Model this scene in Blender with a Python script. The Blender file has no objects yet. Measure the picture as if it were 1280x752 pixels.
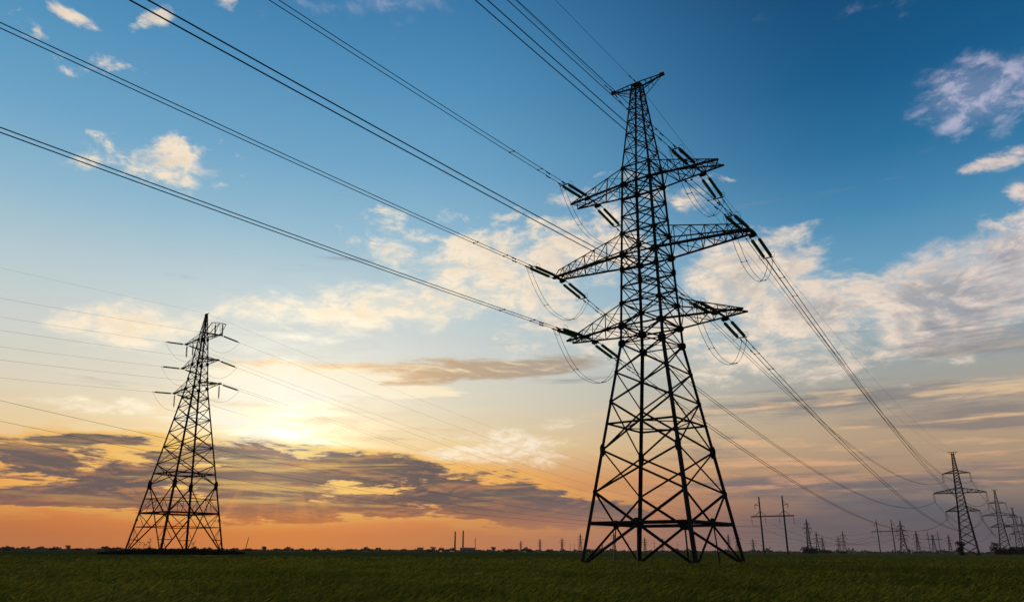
import bpy, bmesh, math, random
import numpy as np
from mathutils import Vector, Matrix

R = math.radians
PI = math.pi
scene = bpy.context.scene
COL = scene.collection
random.seed(4)
rng = np.random.default_rng(7)

# ------------------------------------------------------------------ constants
CAM_H = 1.483                    # eye height above the soil
CROP_H = 0.70                    # height of the standing wheat
SUN_AZ, SUN_EL = -16.76, 7.82    # bearing (deg, + is right of +Y) and elevation


def bearing(deg, dist, z=0.0):
    return Vector((math.sin(R(deg)) * dist, math.cos(R(deg)) * dist, z))


# ------------------------------------------------------------------ materials
def new_mat(name):
    m = bpy.data.materials.new(name)
    m.use_nodes = True
    nt = m.node_tree
    b = nt.nodes['Principled BSDF']
    return m, nt, b


def noisy_mat(name, c1, c2, scale=3.0, rough=0.6, metal=0.0, spec=0.3, detail=6.0, bump=0.0):
    m, nt, b = new_mat(name)
    tc = nt.nodes.new('ShaderNodeTexCoord')
    n = nt.nodes.new('ShaderNodeTexNoise')
    n.inputs['Scale'].default_value = scale
    n.inputs['Detail'].default_value = detail
    r = nt.nodes.new('ShaderNodeValToRGB')
    r.color_ramp.elements[0].position = 0.35
    r.color_ramp.elements[0].color = (*c1, 1)
    r.color_ramp.elements[1].position = 0.68
    r.color_ramp.elements[1].color = (*c2, 1)
    nt.links.new(tc.outputs['Object'], n.inputs['Vector'])
    nt.links.new(n.outputs['Fac'], r.inputs['Fac'])
    nt.links.new(r.outputs['Color'], b.inputs['Base Color'])
    b.inputs['Roughness'].default_value = rough
    b.inputs['Metallic'].default_value = metal
    b.inputs['Specular IOR Level'].default_value = spec
    if bump:
        bp = nt.nodes.new('ShaderNodeBump')
        bp.inputs['Strength'].default_value = bump
        nt.links.new(n.outputs['Fac'], bp.inputs['Height'])
        nt.links.new(bp.outputs['Normal'], b.inputs['Normal'])
    return m


M_STEEL = noisy_mat('weathered_steel', (0.020, 0.019, 0.018), (0.042, 0.036, 0.032), 0.8, 0.8, 0.1, 0.12)
M_STEEL2 = noisy_mat('weathered_steel_rusty', (0.022, 0.017, 0.014), (0.045, 0.032, 0.024), 0.9, 0.8, 0.1, 0.12)
M_GLASS = noisy_mat('dark_glass_insulator', (0.012, 0.040, 0.024), (0.020, 0.060, 0.034), 2.0, 0.25, 0.0, 0.5)
nt_ = M_GLASS.node_tree
tl_ = nt_.nodes.new('ShaderNodeBsdfTranslucent')
tl_.inputs['Color'].default_value = (.16, .40, .22, 1)
mx_ = nt_.nodes.new('ShaderNodeMixShader')
mx_.inputs['Fac'].default_value = .55
nt_.links.new(nt_.nodes['Principled BSDF'].outputs[0], mx_.inputs[1])
nt_.links.new(tl_.outputs[0], mx_.inputs[2])
nt_.links.new(mx_.outputs[0], nt_.nodes['Material Output'].inputs['Surface'])
M_WIRE = noisy_mat('aged_aluminium_wire', (0.020, 0.020, 0.022), (0.034, 0.034, 0.036), 0.3, 0.85, 0.0, 0.08)
M_CONC = noisy_mat('grey_concrete', (0.05, 0.05, 0.05), (0.10, 0.095, 0.09), 0.6, 0.85, 0.0, 0.2)
M_CHIM = noisy_mat('chimney_concrete', (0.16, 0.17, 0.19), (0.24, 0.25, 0.27), 0.03, 0.85, 0.0, 0.2)
M_BUILD = noisy_mat('plant_cladding', (0.11, 0.13, 0.16), (0.18, 0.20, 0.23), 0.02, 0.8, 0.0, 0.2)
M_WOOD = noisy_mat('weathered_wood', (0.04, 0.03, 0.022), (0.075, 0.058, 0.042), 4.0, 0.85, 0.0, 0.2)
M_LEAF = noisy_mat('dark_foliage', (0.010, 0.014, 0.006), (0.024, 0.032, 0.012), 0.6, 0.75, 0.0, 0.15)
M_BARK = noisy_mat('bark', (0.03, 0.024, 0.018), (0.06, 0.048, 0.036), 3.0, 0.9, 0.0, 0.1)
M_WEED = noisy_mat('dry_weeds', (0.022, 0.026, 0.011), (0.050, 0.046, 0.022), 1.3, 0.8, 0.0, 0.1)
M_SOIL = noisy_mat('dark_soil', (0.030, 0.024, 0.017), (0.055, 0.043, 0.030), 1.5, 0.95, 0.0, 0.1, bump=0.3)


# ------------------------------------------------------------------ mesh helper
class MB:
    """Collects pieces of one mesh."""

    def __init__(self):
        self.v = []
        self.f = []

    def add(self, vs, fs):
        o = len(self.v)
        self.v.extend(vs)
        self.f.extend([tuple(i + o for i in f) for f in fs])

    def box(self, c, sx, sy, sz, rot=None):
        c = Vector(c)
        vs = []
        for x in (-1, 1):
            for y in (-1, 1):
                for z in (-1, 1):
                    p = Vector((x * sx / 2, y * sy / 2, z * sz / 2))
                    if rot is not None:
                        p = rot @ p
                    vs.append(tuple(c + p))
        self.add(vs, [(0, 1, 3, 2), (4, 6, 7, 5), (0, 4, 5, 1), (2, 3, 7, 6), (0, 2, 6, 4), (1, 5, 7, 3)])

    def angle(self, p, q, w, out=None, t=None):
        """A rolled L-angle bar from p to q with flange width w; `out` is where its heel points."""
        p, q = Vector(p), Vector(q)
        d = q - p
        if d.length < 1e-6:
            return
        d.normalize()
        o = Vector(out) if out is not None else Vector((0.31, 0.17, 0.93))
        o = o - d * o.dot(d)
        if o.length < 1e-4:
            o = Vector((1, 0, 0)) - d * d.x
        o.normalize()
        s = d.cross(o)
        a = (o + s) / math.sqrt(2)
        b = (o - s) / math.sqrt(2)
        t = t or w * 0.16
        # heel at the outside; the flanges run along -a and -b
        h = o * (w * 0.42)
        prof = [h, h - a * w, h - a * w - b * t, h - a * t - b * t, h - b * w - a * t, h - b * w]
        vs = [tuple(p + k) for k in prof] + [tuple(q + k) for k in prof]
        fs = [(i, (i + 1) % 6, 6 + (i + 1) % 6, 6 + i) for i in range(6)]
        fs += [(3, 2, 1, 0), (0, 5, 4, 3), (6, 7, 8, 9), (9, 10, 11, 6)]
        self.add(vs, fs)

    def rod(self, p, q, r, r2=None, n=6, caps=True):
        p, q = Vector(p), Vector(q)
        d = q - p
        if d.length < 1e-6:
            return
        d.normalize()
        a = d.orthogonal().normalized()
        b = d.cross(a)
        r2 = r if r2 is None else r2
        vs = []
        for c, rr in ((p, r), (q, r2)):
            for i in range(n):
                t = 2 * PI * i / n
                vs.append(tuple(c + a * math.cos(t) * rr + b * math.sin(t) * rr))
        fs = [(i, (i + 1) % n, n + (i + 1) % n, n + i) for i in range(n)]
        if caps:
            fs += [tuple(range(n - 1, -1, -1)), tuple(range(n, 2 * n))]
        self.add(vs, fs)

    def tube(self, pts, r, n=5):
        pts = [Vector(p) for p in pts]
        vs = []
        m = len(pts)
        for k, p in enumerate(pts):
            d = (pts[min(k + 1, m - 1)] - pts[max(k - 1, 0)]).normalized()
            a = d.cross(Vector((0, 0, 1)))
            if a.length < 1e-3:
                a = Vector((1, 0, 0))
            a.normalize()
            b = d.cross(a)
            for i in range(n):
                t = 2 * PI * i / n
                vs.append(tuple(p + a * math.cos(t) * r + b * math.sin(t) * r))
        fs = []
        for k in range(m - 1):
            for i in range(n):
                j = (i + 1) % n
                fs.append((k * n + i, k * n + j, (k + 1) * n + j, (k + 1) * n + i))
        fs += [tuple(range(n - 1, -1, -1)), tuple(range((m - 1) * n, m * n))]
        self.add(vs, fs)

    def lathe(self, p, d, prof, n=10):
        """prof: list of (distance along d, radius)."""
        p, d = Vector(p), Vector(d).normalized()
        a = d.orthogonal().normalized()
        b = d.cross(a)
        vs = []
        for (x, r) in prof:
            for i in range(n):
                t = 2 * PI * i / n
                vs.append(tuple(p + d * x + a * math.cos(t) * r + b * math.sin(t) * r))
        fs = []
        for k in range(len(prof) - 1):
            for i in range(n):
                j = (i + 1) % n
                fs.append((k * n + i, k * n + j, (k + 1) * n + j, (k + 1) * n + i))
        fs += [tuple(range(n - 1, -1, -1)), tuple(range((len(prof) - 1) * n, len(prof) * n))]
        self.add(vs, fs)

    def mesh(self, name, mat):
        me = bpy.data.meshes.new(name)
        me.from_pydata(self.v, [], self.f)
        me.materials.append(mat)
        me.update()
        return me

    def build(self, name, mat, parent=None):
        o = bpy.data.objects.new(name, self.mesh(name, mat))
        COL.objects.link(o)
        o.parent = parent
        return o


def tag(o, label=None, cat=None, group=None, kind=None):
    if label:
        o['label'] = label
    if cat:
        o['category'] = cat
    if group:
        o['group'] = group
    if kind:
        o['kind'] = kind
    return o


def thing(name, label, cat, loc=(0, 0, 0), rz=0.0, group=None):
    o = bpy.data.objects.new(name, None)
    o.empty_display_size = 0.3
    COL.objects.link(o)
    o.location = loc
    o.rotation_euler = (0, 0, rz)
    return tag(o, label, cat, group)


def copy_tree(o, parent=None):
    c = o.copy()
    COL.objects.link(c)
    c.parent = parent
    for ch in list(o.children):
        copy_tree(ch, c)
    return c


def basis(o):
    return Matrix.LocRotScale(o.location, o.rotation_euler, o.scale)


# ------------------------------------------------------------------ lattice pieces
SG = ((-1, -1), (1, -1), (1, 1), (-1, 1))     # corners in order round the body


def corner(k, w, z):
    return Vector((SG[k % 4][0] * w, SG[k % 4][1] * w, z))


def face_out(k):
    a, b = SG[k % 4], SG[(k + 1) % 4]
    return Vector((a[0] + b[0], a[1] + b[1], 0)).normalized()


def panel_x(mb, k, z0, w0, z1, w1, bw, belt=None, cross_belt=None, redundants=False):
    """X bracing on face k between two heights."""
    a0, b0 = corner(k, w0, z0), corner(k + 1, w0, z0)
    a1, b1 = corner(k, w1, z1), corner(k + 1, w1, z1)
    n = face_out(k)
    mb.angle(a0, b1, bw, n)
    sh = -n * bw * 0.35
    mb.angle(b0 + sh, a1 + sh, bw, n)
    if belt:
        mb.angle(a1, b1, belt, n)
    t = w0 / (w0 + w1)
    if cross_belt:
        zc = z0 + (z1 - z0) * t
        wc = w0 + (w1 - w0) * t
        mb.angle(corner(k, wc, zc), corner(k + 1, wc, zc), cross_belt, n)


def plate(mb, c, n, sx, sz, t=0.03):
    """A gusset plate with normal n (horizontal), clipped corners."""
    n = Vector(n).normalized()
    s = Vector((0, 0, 1)).cross(n).normalized()
    up = Vector((0, 0, 1))
    c = Vector(c)
    ring = [(-1, -.45), (-.5, -1), (.5, -1), (1, -.45), (1, .45), (.5, 1), (-.5, 1), (-1, .45)]
    vs = []
    for e in (-t / 2, t / 2):
        for (x, z) in ring:
            vs.append(tuple(c + n * e + s * x * sx / 2 + up * z * sz / 2))
    fs = [tuple(range(7, -1, -1)), tuple(range(8, 16))] + [(i, (i + 1) % 8, 8 + (i + 1) % 8, 8 + i) for i in range(8)]
    mb.add(vs, fs)


def leg_gusset(mb, k, w, z, sx, sz):
    """Two plates meeting on the heel of leg k."""
    p = corner(k, w, z)
    for nx in (Vector((SG[k][0], 0, 0)), Vector((0, SG[k][1], 0))):
        inward = Vector((0, -SG[k][1], 0)) if abs(nx.x) > 0 else Vector((-SG[k][0], 0, 0))
        plate(mb, p + inward * sx * 0.16 + nx * 0.03, nx, sx, sz)


def crossarm(side, wb, zb, wt, zt, L, ht, zup=None, nseg=6, bc=0.16, tc=0.10, br=0.068, endx=True, tie=True):
    """Tapered crossarm: two bottom chords, two rising top chords, laced on every side."""
    mb = MB()
    b = lambda t, s: Vector((side * (wb + (L - wb) * t), s * (wb + (ht - wb) * t), zb))
    tend = 1.0
    if zup is None:
        top = lambda t, s: Vector((side * (wt + (L - wt) * t), s * (wt + (ht - wt) * t), zt + (zb + 0.05 - zt) * t))
    else:                                     # blunt end: the top chord stays a little above the tip
        tend = 0.93
        top = lambda t, s: Vector((side * (wt + (L - wt) * t), s * (wt + (ht - wt) * t), zt + (zb + zup - zt) * (t / tend)))
    for s in (-1, 1):
        o = Vector((0, s, -.6))
        mb.angle(b(-.001, s), b(1, s), bc, o)
        mb.angle(top(0, s), top(tend, s), tc, Vector((0, s, .6)))
        if zup is not None:
            mb.angle(top(tend, s), b(1, s), tc, Vector((0, s, .6)))
    # spacing of the lacing shrinks towards the tip
    ts = [0.0]
    step = 1.0
    for i in range(nseg):
        ts.append(ts[-1] + step)
        step *= 0.84
    ts = [t / ts[-1] * tend for t in ts]
    last = nseg if zup is not None else nseg
    for i in range(nseg):
        t0, t1 = ts[i], ts[i + 1]
        for s in (-1, 1):
            o = Vector((0, s, 0))
            if i > 0:
                mb.angle(b(t0, s), top(t0, s), br * .9, o)
            if i < nseg - 1 or zup is not None:
                mb.angle(top(t0, s), b(t1, s), br, o) if i % 2 == 0 or side < 0 else mb.angle(b(t0, s), top(t1, s), br, o)
        if i > 0:
            mb.angle(b(t0, -1), b(t0, 1), br * .85, Vector((0, 0, -1)))
            mb.angle(top(t0, -1), top(t0, 1), br * .75, Vector((0, 0, 1)))
        sgn = 1 if i % 2 == 0 else -1
        mb.angle(b(t0, sgn), b(t1, -sgn), br, Vector((0, 0, -1)))
        mb.angle(top(t0, sgn), top(t1, -sgn), br * .7, Vector((0, 0, 1)))
        if endx and i >= nseg - 2:
            mb.angle(b(t0, -sgn), b(t1, sgn), br, Vector((0, 0, -1)))
    if tie:
        mb.angle(b(1, -1), b(1, 1), bc * .7, Vector((0, 0, -1)))
    return mb, b


def lerp_profile(pr):
    zs = [p[0] for p in pr]
    ws = [p[1] for p in pr]
    return lambda z: float(np.interp(z, zs, ws))


# ------------------------------------------------------------------ MAIN PYLON
S = 0.87
MAIN = Vector((14.292 * S, 73.967 * S, 0.0))
YAW = R(36.726)
Z0 = CROP_H


def zz(h):
    return Z0 + h * S


main = thing('transmission_tower', 'large dark steel lattice pylon with three wide pairs of crossarms, nearest the camera',
             'pylon', MAIN, -YAW)
prof = lerp_profile([(0.0, 5.67 * S), (zz(0), 5.56 * S), (zz(20.87), 2.33 * S), (zz(40.83), 1.61 * S), (zz(51.73), 0.47 * S)])
H_PAN = [zz(h) for h in (0, 6.23, 10.18, 14.92, 17.89, 20.87)]
H_MID = [zz(h) for h in (20.87, 22.74, 25.18, 26.96, 28.74, 30.51, 32.96, 34.92, 36.88, 38.84, 40.83)]
H_TOP = [zz(h) for h in (40.83, 43.0, 45.0, 46.7, 48.2, 49.4, 50.6, 51.73)]
for k in range(4):
    mb = MB()
    zs = [0.0, zz(10.18), zz(20.87), zz(40.83), zz(51.73)]
    tw = [0.28, 0.25, 0.21, 0.145]
    for i in range(4):
        mb.angle(corner(k, prof(zs[i]), zs[i]), corner(k, prof(zs[i + 1]), zs[i + 1]), tw[i], Vector((SG[k][0], SG[k][1], 0)), t=0.045)
    for h, sx, sz in ((6.23, .5, .6), (10.18, .62, 1.2), (14.92, .45, .5), (17.89, .45, .5), (20.87, .9, .8), (22.74, .95, .7),
                      (25.18, .7, .5), (30.51, .95, .7), (32.96, .7, .5), (28.9, .55, .9), (26.96, .35, .4), (34.92, .35, .4), (36.88, .35, .4),
                      (38.84, .8, .6), (40.83, .5, .4)):
        leg_gusset(mb, k, prof(zz(h)), zz(h), sx * .80, sz * .85)
    if k == 1:                                  # step bolts up the near leg
        z = 2.6
        while z < zz(40):
            p = corner(k, prof(z), z)
            mb.rod(p, p + Vector((.21 if int(z * 10) % 2 else .02, -.21 if not int(z * 10) % 2 else -.02, 0)), .012, n=4)
            z += .45
    mb.build('leg', M_STEEL, main)
    fb = MB()
    p = corner(k, prof(0) + .02, 0)
    fb.box((p.x, p.y, .12), .9, .9, .5)
    fb.box((p.x, p.y, .40), .6, .6, .12)
    fb.build('footing', M_CONC, main)
for k in range(4):
    mb = MB()
    # lower body
    for i in range(5):
        z0, z1 = H_PAN[i], H_PAN[i + 1]
        if i == 0:
            z0 = .45
        panel_x(mb, k, z0, prof(z0), z1, prof(z1), [.17, .125, .13, .11, .11][i], belt=None)
    # middle and top
    for L_, bw in ((H_MID, .092), (H_TOP, .07)):
        for i in range(len(L_) - 1):
            panel_x(mb, k, L_[i], prof(L_[i]), L_[i + 1], prof(L_[i + 1]), bw, belt=bw * (.9 if i % 2 else .75))
    mb.build('face_bracing', M_STEEL, main)
# belt at the crossing of the lowest X, with its inner square and the four hangers
zb_ = zz(3.42)
mb = MB()
for k in range(4):
    n = face_out(k)
    a, b_ = corner(k, prof(zb_), zb_), corner(k + 1, prof(zb_), zb_)
    mb.angle(a, b_, .20, n)
    m0, m1 = (a + b_) / 2, (b_ + corner(k + 2, prof(zb_), zb_)) / 2
    mb.angle(m0, m1, .12, Vector((0, 0, 1)))
    plate(mb, m0 - n * .05, n, 1.0, .75)
mb.build('waist_belt', M_STEEL, main)
for k in range(4):
    mb = MB()
    m0 = (corner(k, prof(zb_), zb_) + corner(k + 1, prof(zb_), zb_)) / 2
    f0 = (corner(k, prof(.1), .1) + corner(k + 1, prof(.1), .1)) / 2
    f0 = f0 * .96
    mb.angle((f0.x, f0.y, 0.1), m0, .11, face_out(k))
    mb.build('hanger_strut', M_STEEL, main)
mb = MB()
zd = zz(12.74)
for k in range(4):
    a, b_ = corner(k, prof(zd), zd), corner(k + 1, prof(zd), zd)
    mb.angle(a, b_, .13, face_out(k))
    mb.angle((a + b_) / 2, (b_ + corner(k + 2, prof(zd), zd)) / 2, .1, Vector((0, 0, 1)))
mb.build('diaphragm', M_STEEL, main)
for h in (20.87, 22.74, 25.18, 30.51, 32.96, 38.84, 40.83):
    mb = MB()
    w_ = prof(zz(h))
    bw = .17 if h in (22.74, 30.51, 38.84) else .11
    for k in range(4):
        mb.angle(corner(k, w_, zz(h)), corner(k + 1, w_, zz(h)), bw, Vector((0, 0, -1)))
    mb.angle(corner(0, w_, zz(h)), corner(2, w_, zz(h)), bw * .6, Vector((0, 0, -1)))
    mb.angle(corner(1, w_, zz(h) + .02), corner(3, w_, zz(h) + .02), bw * .6, Vector((0, 0, -1)))
    mb.build('body_ring', M_STEEL, main)

ARM = {'top': dict(zb=zz(38.84), zt=zz(40.83), L=8.90 * S, ht=.78 * S, fr=.655, zup=None, n=5),
       'middle': dict(zb=zz(30.51), zt=zz(32.96), L=11.38 * S, ht=.60 * S, fr=.97, zup=.62, n=7),
       'bottom': dict(zb=zz(22.74), zt=zz(25.18), L=9.9 * S, ht=.62 * S, fr=.67, zup=None, n=5)}
ATT = {}
for an, A in ARM.items():
    for side, sn in ((-1, 'left'), (1, 'right')):
        wb, wt = prof(A['zb']), prof(A['zt'])
        mb, bf = crossarm(side, wb, A['zb'], wt, A['zt'], A['L'], A['ht'], A['zup'], A['n'], bc=.19 if an == 'middle' else .155, tie=an == 'middle')
        for s in (-1, 1):
            p = bf(A['fr'], s)
            ATT[(an, side, s)] = p
            plate(mb, p + Vector((0, s * .06, -.1)), (0, 1, 0), .7, .4)
            mb.angle(bf(A['fr'], -1), bf(A['fr'], 1), .14, Vector((0, 0, -1)))
        mb.build('crossarm', M_STEEL, main)
# peak with two short earth-wire arms
zt_ = zz(51.73)
PEAK_L = 3.10 * S
for side in (-1, 1):
    mb = MB()
    w_ = prof(zt_)
    tip = Vector((side * PEAK_L, 0, zz(51.85)))
    for s in (-1, 1):
        mb.angle((side * w_, s * w_, zt_), tip + Vector((0, s * .1, 0)), .13, Vector((0, s, 1)))
        w2 = prof(zz(50.35))
        mb.angle((side * w2, s * w2, zz(50.35)), tip + Vector((0, s * .06, -.04)), .08, Vector((0, s, -1)))
    for i, t in enumerate((.25, .5, .75)):
        a = Vector((side * w_, -w_, zt_)).lerp(tip, t)
        b_ = Vector((side * w_, w_, zt_)).lerp(tip, t)
        mb.angle(a, b_, .06)
        c = Vector((side * prof(zz(50.35)), -w_, zz(50.35))).lerp(tip, t)
        mb.angle(a, c, .06)
        mb.angle(b_, Vector((c.x, -c.y, c.z)), .06)
    mb.box(tip, .42, .3, .26)
    mb.build('peak_arm', M_STEEL, main)
mb = MB()
for k in range(4):
    mb.angle(corner(k, prof(zt_), zt_), corner(k + 1, prof(zt_), zt_), .1, Vector((0, 0, 1)))
mb.box((0, 0, zt_ + .04), .7, .7, .05)
mb.build('peak_cap', M_STEEL, main)

MM = basis(main)
RIGHT = Vector((math.cos(YAW), -math.sin(YAW), 0))     # along the crossarms, to the right
AHEAD = Vector((math.sin(YAW), math.cos(YAW), 0))


def azdir(deg):
    return Vector((math.sin(R(deg)), math.cos(R(deg)), 0))


# ------------------------------------------------------------------ insulators
def frame_to(o, p, d):
    """Place o at p with its +X along d, its Y level."""
    d = Vector(d).normalized()
    y = Vector((0, 0, 1)).cross(d).normalized()
    z = d.cross(y)
    m = Matrix((d, y, z)).transposed()
    o.location = p
    o.rotation_euler = m.to_euler()


def disc_profile(x0, n, pitch, r, core=.035):
    pr = [(x0, core)]
    for i in range(n):
        x = x0 + i * pitch
        pr += [(x + pitch * .12, core * 1.2), (x + pitch * .30, r), (x + pitch * .52, r * .97), (x + pitch * .62, core * 1.6), (x + pitch * .95, core * 1.2)]
    return pr


STR_GAP, STR_LEN = .31, 5.1


def make_tension_set():
    root = thing('insulator_set', 'x', 'insulator', group='tension insulator sets on the big foreground pylon')
    hw = MB()
    for s in (-1, 1):
        hw.rod((0, s * STR_GAP, 0), (.8, s * STR_GAP, 0), .032)
        hw.box((.1, s * STR_GAP, 0), .24, .05, .16)
        hw.box((.82, s * STR_GAP, 0), .16, .06, .12)
    hw.build('link_fitting', M_STEEL, root)
    for s in (-1, 1):
        st = MB()
        st.lathe((0, s * STR_GAP, 0), (1, 0, 0), disc_profile(.88, 21, .155, .150), 9)
        st.build('disc_string', M_GLASS, root)
    yk = MB()
    yk.box((4.4, 0, 0), .16, STR_GAP * 2 + .22, .035)
    for s in (-1, 1):
        yk.rod((4.1, s * STR_GAP, 0), (4.42, s * STR_GAP, 0), .04)
        yk.rod((4.4, s * .22, 0), (STR_LEN, s * .22, 0), .03)
        yk.box((STR_LEN - .1, s * .22, -.03), .5, .07, .11)
    yk.build('yoke_plate', M_STEEL, root)
    for s in (-1, 1):
        rg = MB()
        pts = []
        for i in range(15):
            t = R(-150 + 300 * i / 14)
            pts.append((4.0 + .36 * math.sin(t) * .35, s * (STR_GAP + .14 + .26 * math.cos(t) * .9), .36 * math.sin(t)))
        rg.tube(pts, .016, 4)
        rg.rod((4.35, s * STR_GAP, 0), pts[0], .016, n=4)
        rg.build('arcing_ring', M_STEEL, root)
    return root


IN_AZ, OUT_AZ = 34.77 + 180, 34.4
SLOPE_IN, CURV_IN = .0706, .0002595
proto = make_tension_set()
first = True
CL = {}
NAMES_SIDE = {-1: 'left', 1: 'right'}
P_ROW = []           # suspension pylon row, filled below: (location, yaw)


def copy_of(p):
    global first
    if first:
        first = False
        return p
    return copy_tree(p)


ROW_D = [(30.11, 372.0), (32.03, 612.0), (32.78, 860.0), (33.15, 1105.0)]
ROW_H = 42.0
row_pts = [bearing(a, d) for a, d in ROW_D]
out_dir = (row_pts[0] - MAIN)
out_dir.z = 0
OUT_SPAN = out_dir.length
out_dir.normalize()
SUSP = {'top': (33.2, 5.2), 'middle': (25.2, 9.7), 'bottom': (17.9, 6.3)}   # arm height, reach of the row pylons
STRING_S = 3.0
row_yaw = [R(35.0)] * 4


def susp_point(i, an, side):
    h, l = SUSP[an]
    yw = row_yaw[i]
    return row_pts[i] + Vector((math.cos(yw), -math.sin(yw), 0)) * side * l + Vector((0, 0, h - STRING_S - .25))


def parabola(p, q, sag, n=40, tend=1.0):
    p, q = Vector(p), Vector(q)
    out = []
    for i in range(n + 1):
        t = tend * i / n
        c = p.lerp(q, t)
        c.z -= 4 * sag * t * (1 - t)
        out.append(c)
    return out


def free_span(p, az, slope, curv, length, n=60):
    d = azdir(az)
    return [p + d * (length * i / n) + Vector((0, 0, -slope * (length * i / n) + curv * (length * i / n) ** 2)) for i in range(n + 1)]


def damper(mb, p, d):
    d = Vector(d).normalized()
    p = Vector(p) + Vector((0, 0, -.07))
    mb.rod(p - d * .24, p + d * .24, .012, n=4)
    for s in (-1, 1):
        mb.rod(p + d * s * .12, p + d * s * .30, .045, n=6)
    mb.box(p + Vector((0, 0, .05)), .05, .05, .12)


def twin_bundle(label, pts, gap_v, group, r=.027, spacers=(3.6, 8), dampers=True):
    """Two parallel sub-conductors with spacers."""
    root = thing('twin_conductor', label, 'power line', pts[0], 0, group)
    o = Vector(pts[0])
    for s in (-1, 1):
        mb = MB()
        mb.tube([Vector(p) - o + gap_v * s for p in pts], r)
        mb.build('wire', M_WIRE, root)
    acc, k = 0.0, 0
    if spacers:
        for i in range(len(pts) - 1):
            seg = (Vector(pts[i + 1]) - Vector(pts[i]))
            while k < len(spacers) and acc + seg.length > spacers[k]:
                c = Vector(pts[i]) + seg * ((spacers[k] - acc) / seg.length) - o
                sp = MB()
                sp.rod(c - gap_v, c + gap_v, .020, n=4)
                for s in (-1, 1):
                    sp.box(c + gap_v * s, .12, .12, .09)
                sp.build('spacer', M_STEEL, root)
                k += 1
            acc += seg.length
    if dampers:
        for s in (-1, 1):
            d = (Vector(pts[1]) - Vector(pts[0])).normalized()
            dm = MB()
            damper(dm, d * (1.9 if s < 0 else 2.6) + gap_v * s, d)
            dm.build('vibration_damper', M_STEEL, root)
    return root


IN_TUNE = {('top', -1): (0, .0706), ('middle', -1): (0, .062), ('bottom', -1): (0, .060),
           ('top', 1): (0, .0706), ('middle', 1): (0, .0706), ('bottom', 1): (0, .0706)}
for an in ('top', 'middle', 'bottom'):
    for side in (-1, 1):
        sn = NAMES_SIDE[side]
        ends = {}
        for s, near in ((-1, 'camera'), (1, 'far')):
            p = MM @ ATT[(an, side, s)] + Vector((0, 0, -.12))
            if s < 0:
                daz, sl = IN_TUNE[(an, side)]
                d = azdir(IN_AZ + daz) + Vector((0, 0, -sl))
            else:
                q = susp_point(0, an, side)
                sag = 9.5
                d = (q - p) / OUT_SPAN + Vector((0, 0, -4 * sag / OUT_SPAN))
            d.normalize()
            st = copy_of(proto)
            frame_to(st, p, d)
            st['label'] = 'double glass disc string on the %s side of the %s %s foreground crossarm' % (near, sn, an)
            e = p + d * STR_LEN
            ends[s] = (e, d)
            lat = Vector((0, 0, 1)).cross(d).normalized() * .22
            if s < 0:
                c_ = CURV_IN
                pts = free_span(e, IN_AZ + daz, sl, c_, 150)
                twin_bundle('twin wire rising from the %s %s foreground crossarm toward the upper left' % (sn, an),
                            pts, lat, 'twin wires arriving at the foreground pylon')
            else:
                pts = parabola(e, q, sag, 60)
                twin_bundle('twin wire sagging from the %s %s foreground crossarm to the right-hand pylon row' % (sn, an),
                            pts, lat, 'twin wires leaving the foreground pylon', r=.034)
        # jumper loop under the arm
        (e0, d0), (e1, d1) = ends[-1], ends[1]
        l0 = Vector((0, 0, 1)).cross(-d0).normalized() * .22
        root = thing('jumper_loop', 'slack jumper pair hanging under the %s %s crossarm of the foreground pylon' % (sn, an),
                     'jumper wire', e0, 0, 'jumper loops on the foreground pylon')
        dip = 3.4
        mid = []
        for i in range(33):
            t = i / 32
            c = e0.lerp(e1, t)
            c += -RIGHT * side * 0.0
            c.z -= dip * (1 - abs(2 * t - 1) ** 2.4)
            mid.append(c - e0)
        for s in (-1, 1):
            mb = MB()
            mb.tube([c + RIGHT * .22 * s for c in mid], .022, 4)
            mb.build('wire', M_WIRE, root)
        for i in (9, 23):
            sp = MB()
            sp.rod(mid[i] - RIGHT * .22, mid[i] + RIGHT * .22, .018, n=4)
            for s in (-1, 1):
                sp.box(mid[i] + RIGHT * .22 * s, .09, .09, .08)
            sp.build('spacer', M_STEEL, root)

# earth wires of the foreground pylon
tipL = MM @ Vector((-PEAK_L, 0, zz(51.9)))
tipT = MM @ Vector((0, 0, zz(51.9)))
for p, nm in ((tipL, 'left peak arm'), (tipT, 'very top')):
    for inc in (True, False):
        if inc:
            pts = free_span(p, IN_AZ, .052, .0002, 150)
            lb = 'thin earth wire from the %s of the foreground pylon up out of view' % nm
        else:
            q = row_pts[0] + Vector((0, 0, ROW_H)) + RIGHT * (-1.6 if nm != 'very top' else 1.6)
            pts = parabola(p, q, 6.5, 60)
            lb = 'thin earth wire from the %s of the foreground pylon to the right-hand row' % nm
        root = thing('earth_wire', lb, 'earth wire', p, 0, 'earth wires of the foreground line')
        mb = MB()
        mb.tube([c - p for c in pts], .019, 4)
        mb.build('wire', M_WIRE, root)
        d = (pts[1] - pts[0]).normalized()
        cl = MB()
        cl.rod(d * .0, d * .9, .055)
        cl.build('clamp', M_STEEL, root)
        dm = MB()
        damper(dm, d * 1.6, d)
        dm.build('vibration_damper', M_STEEL, root)

# ------------------------------------------------------------------ SUSPENSION PYLON ROW (right edge)
rprof = lerp_profile([(0, 3.3), (17.9, 1.75), (33.2, .95), (ROW_H, .42)])


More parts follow.
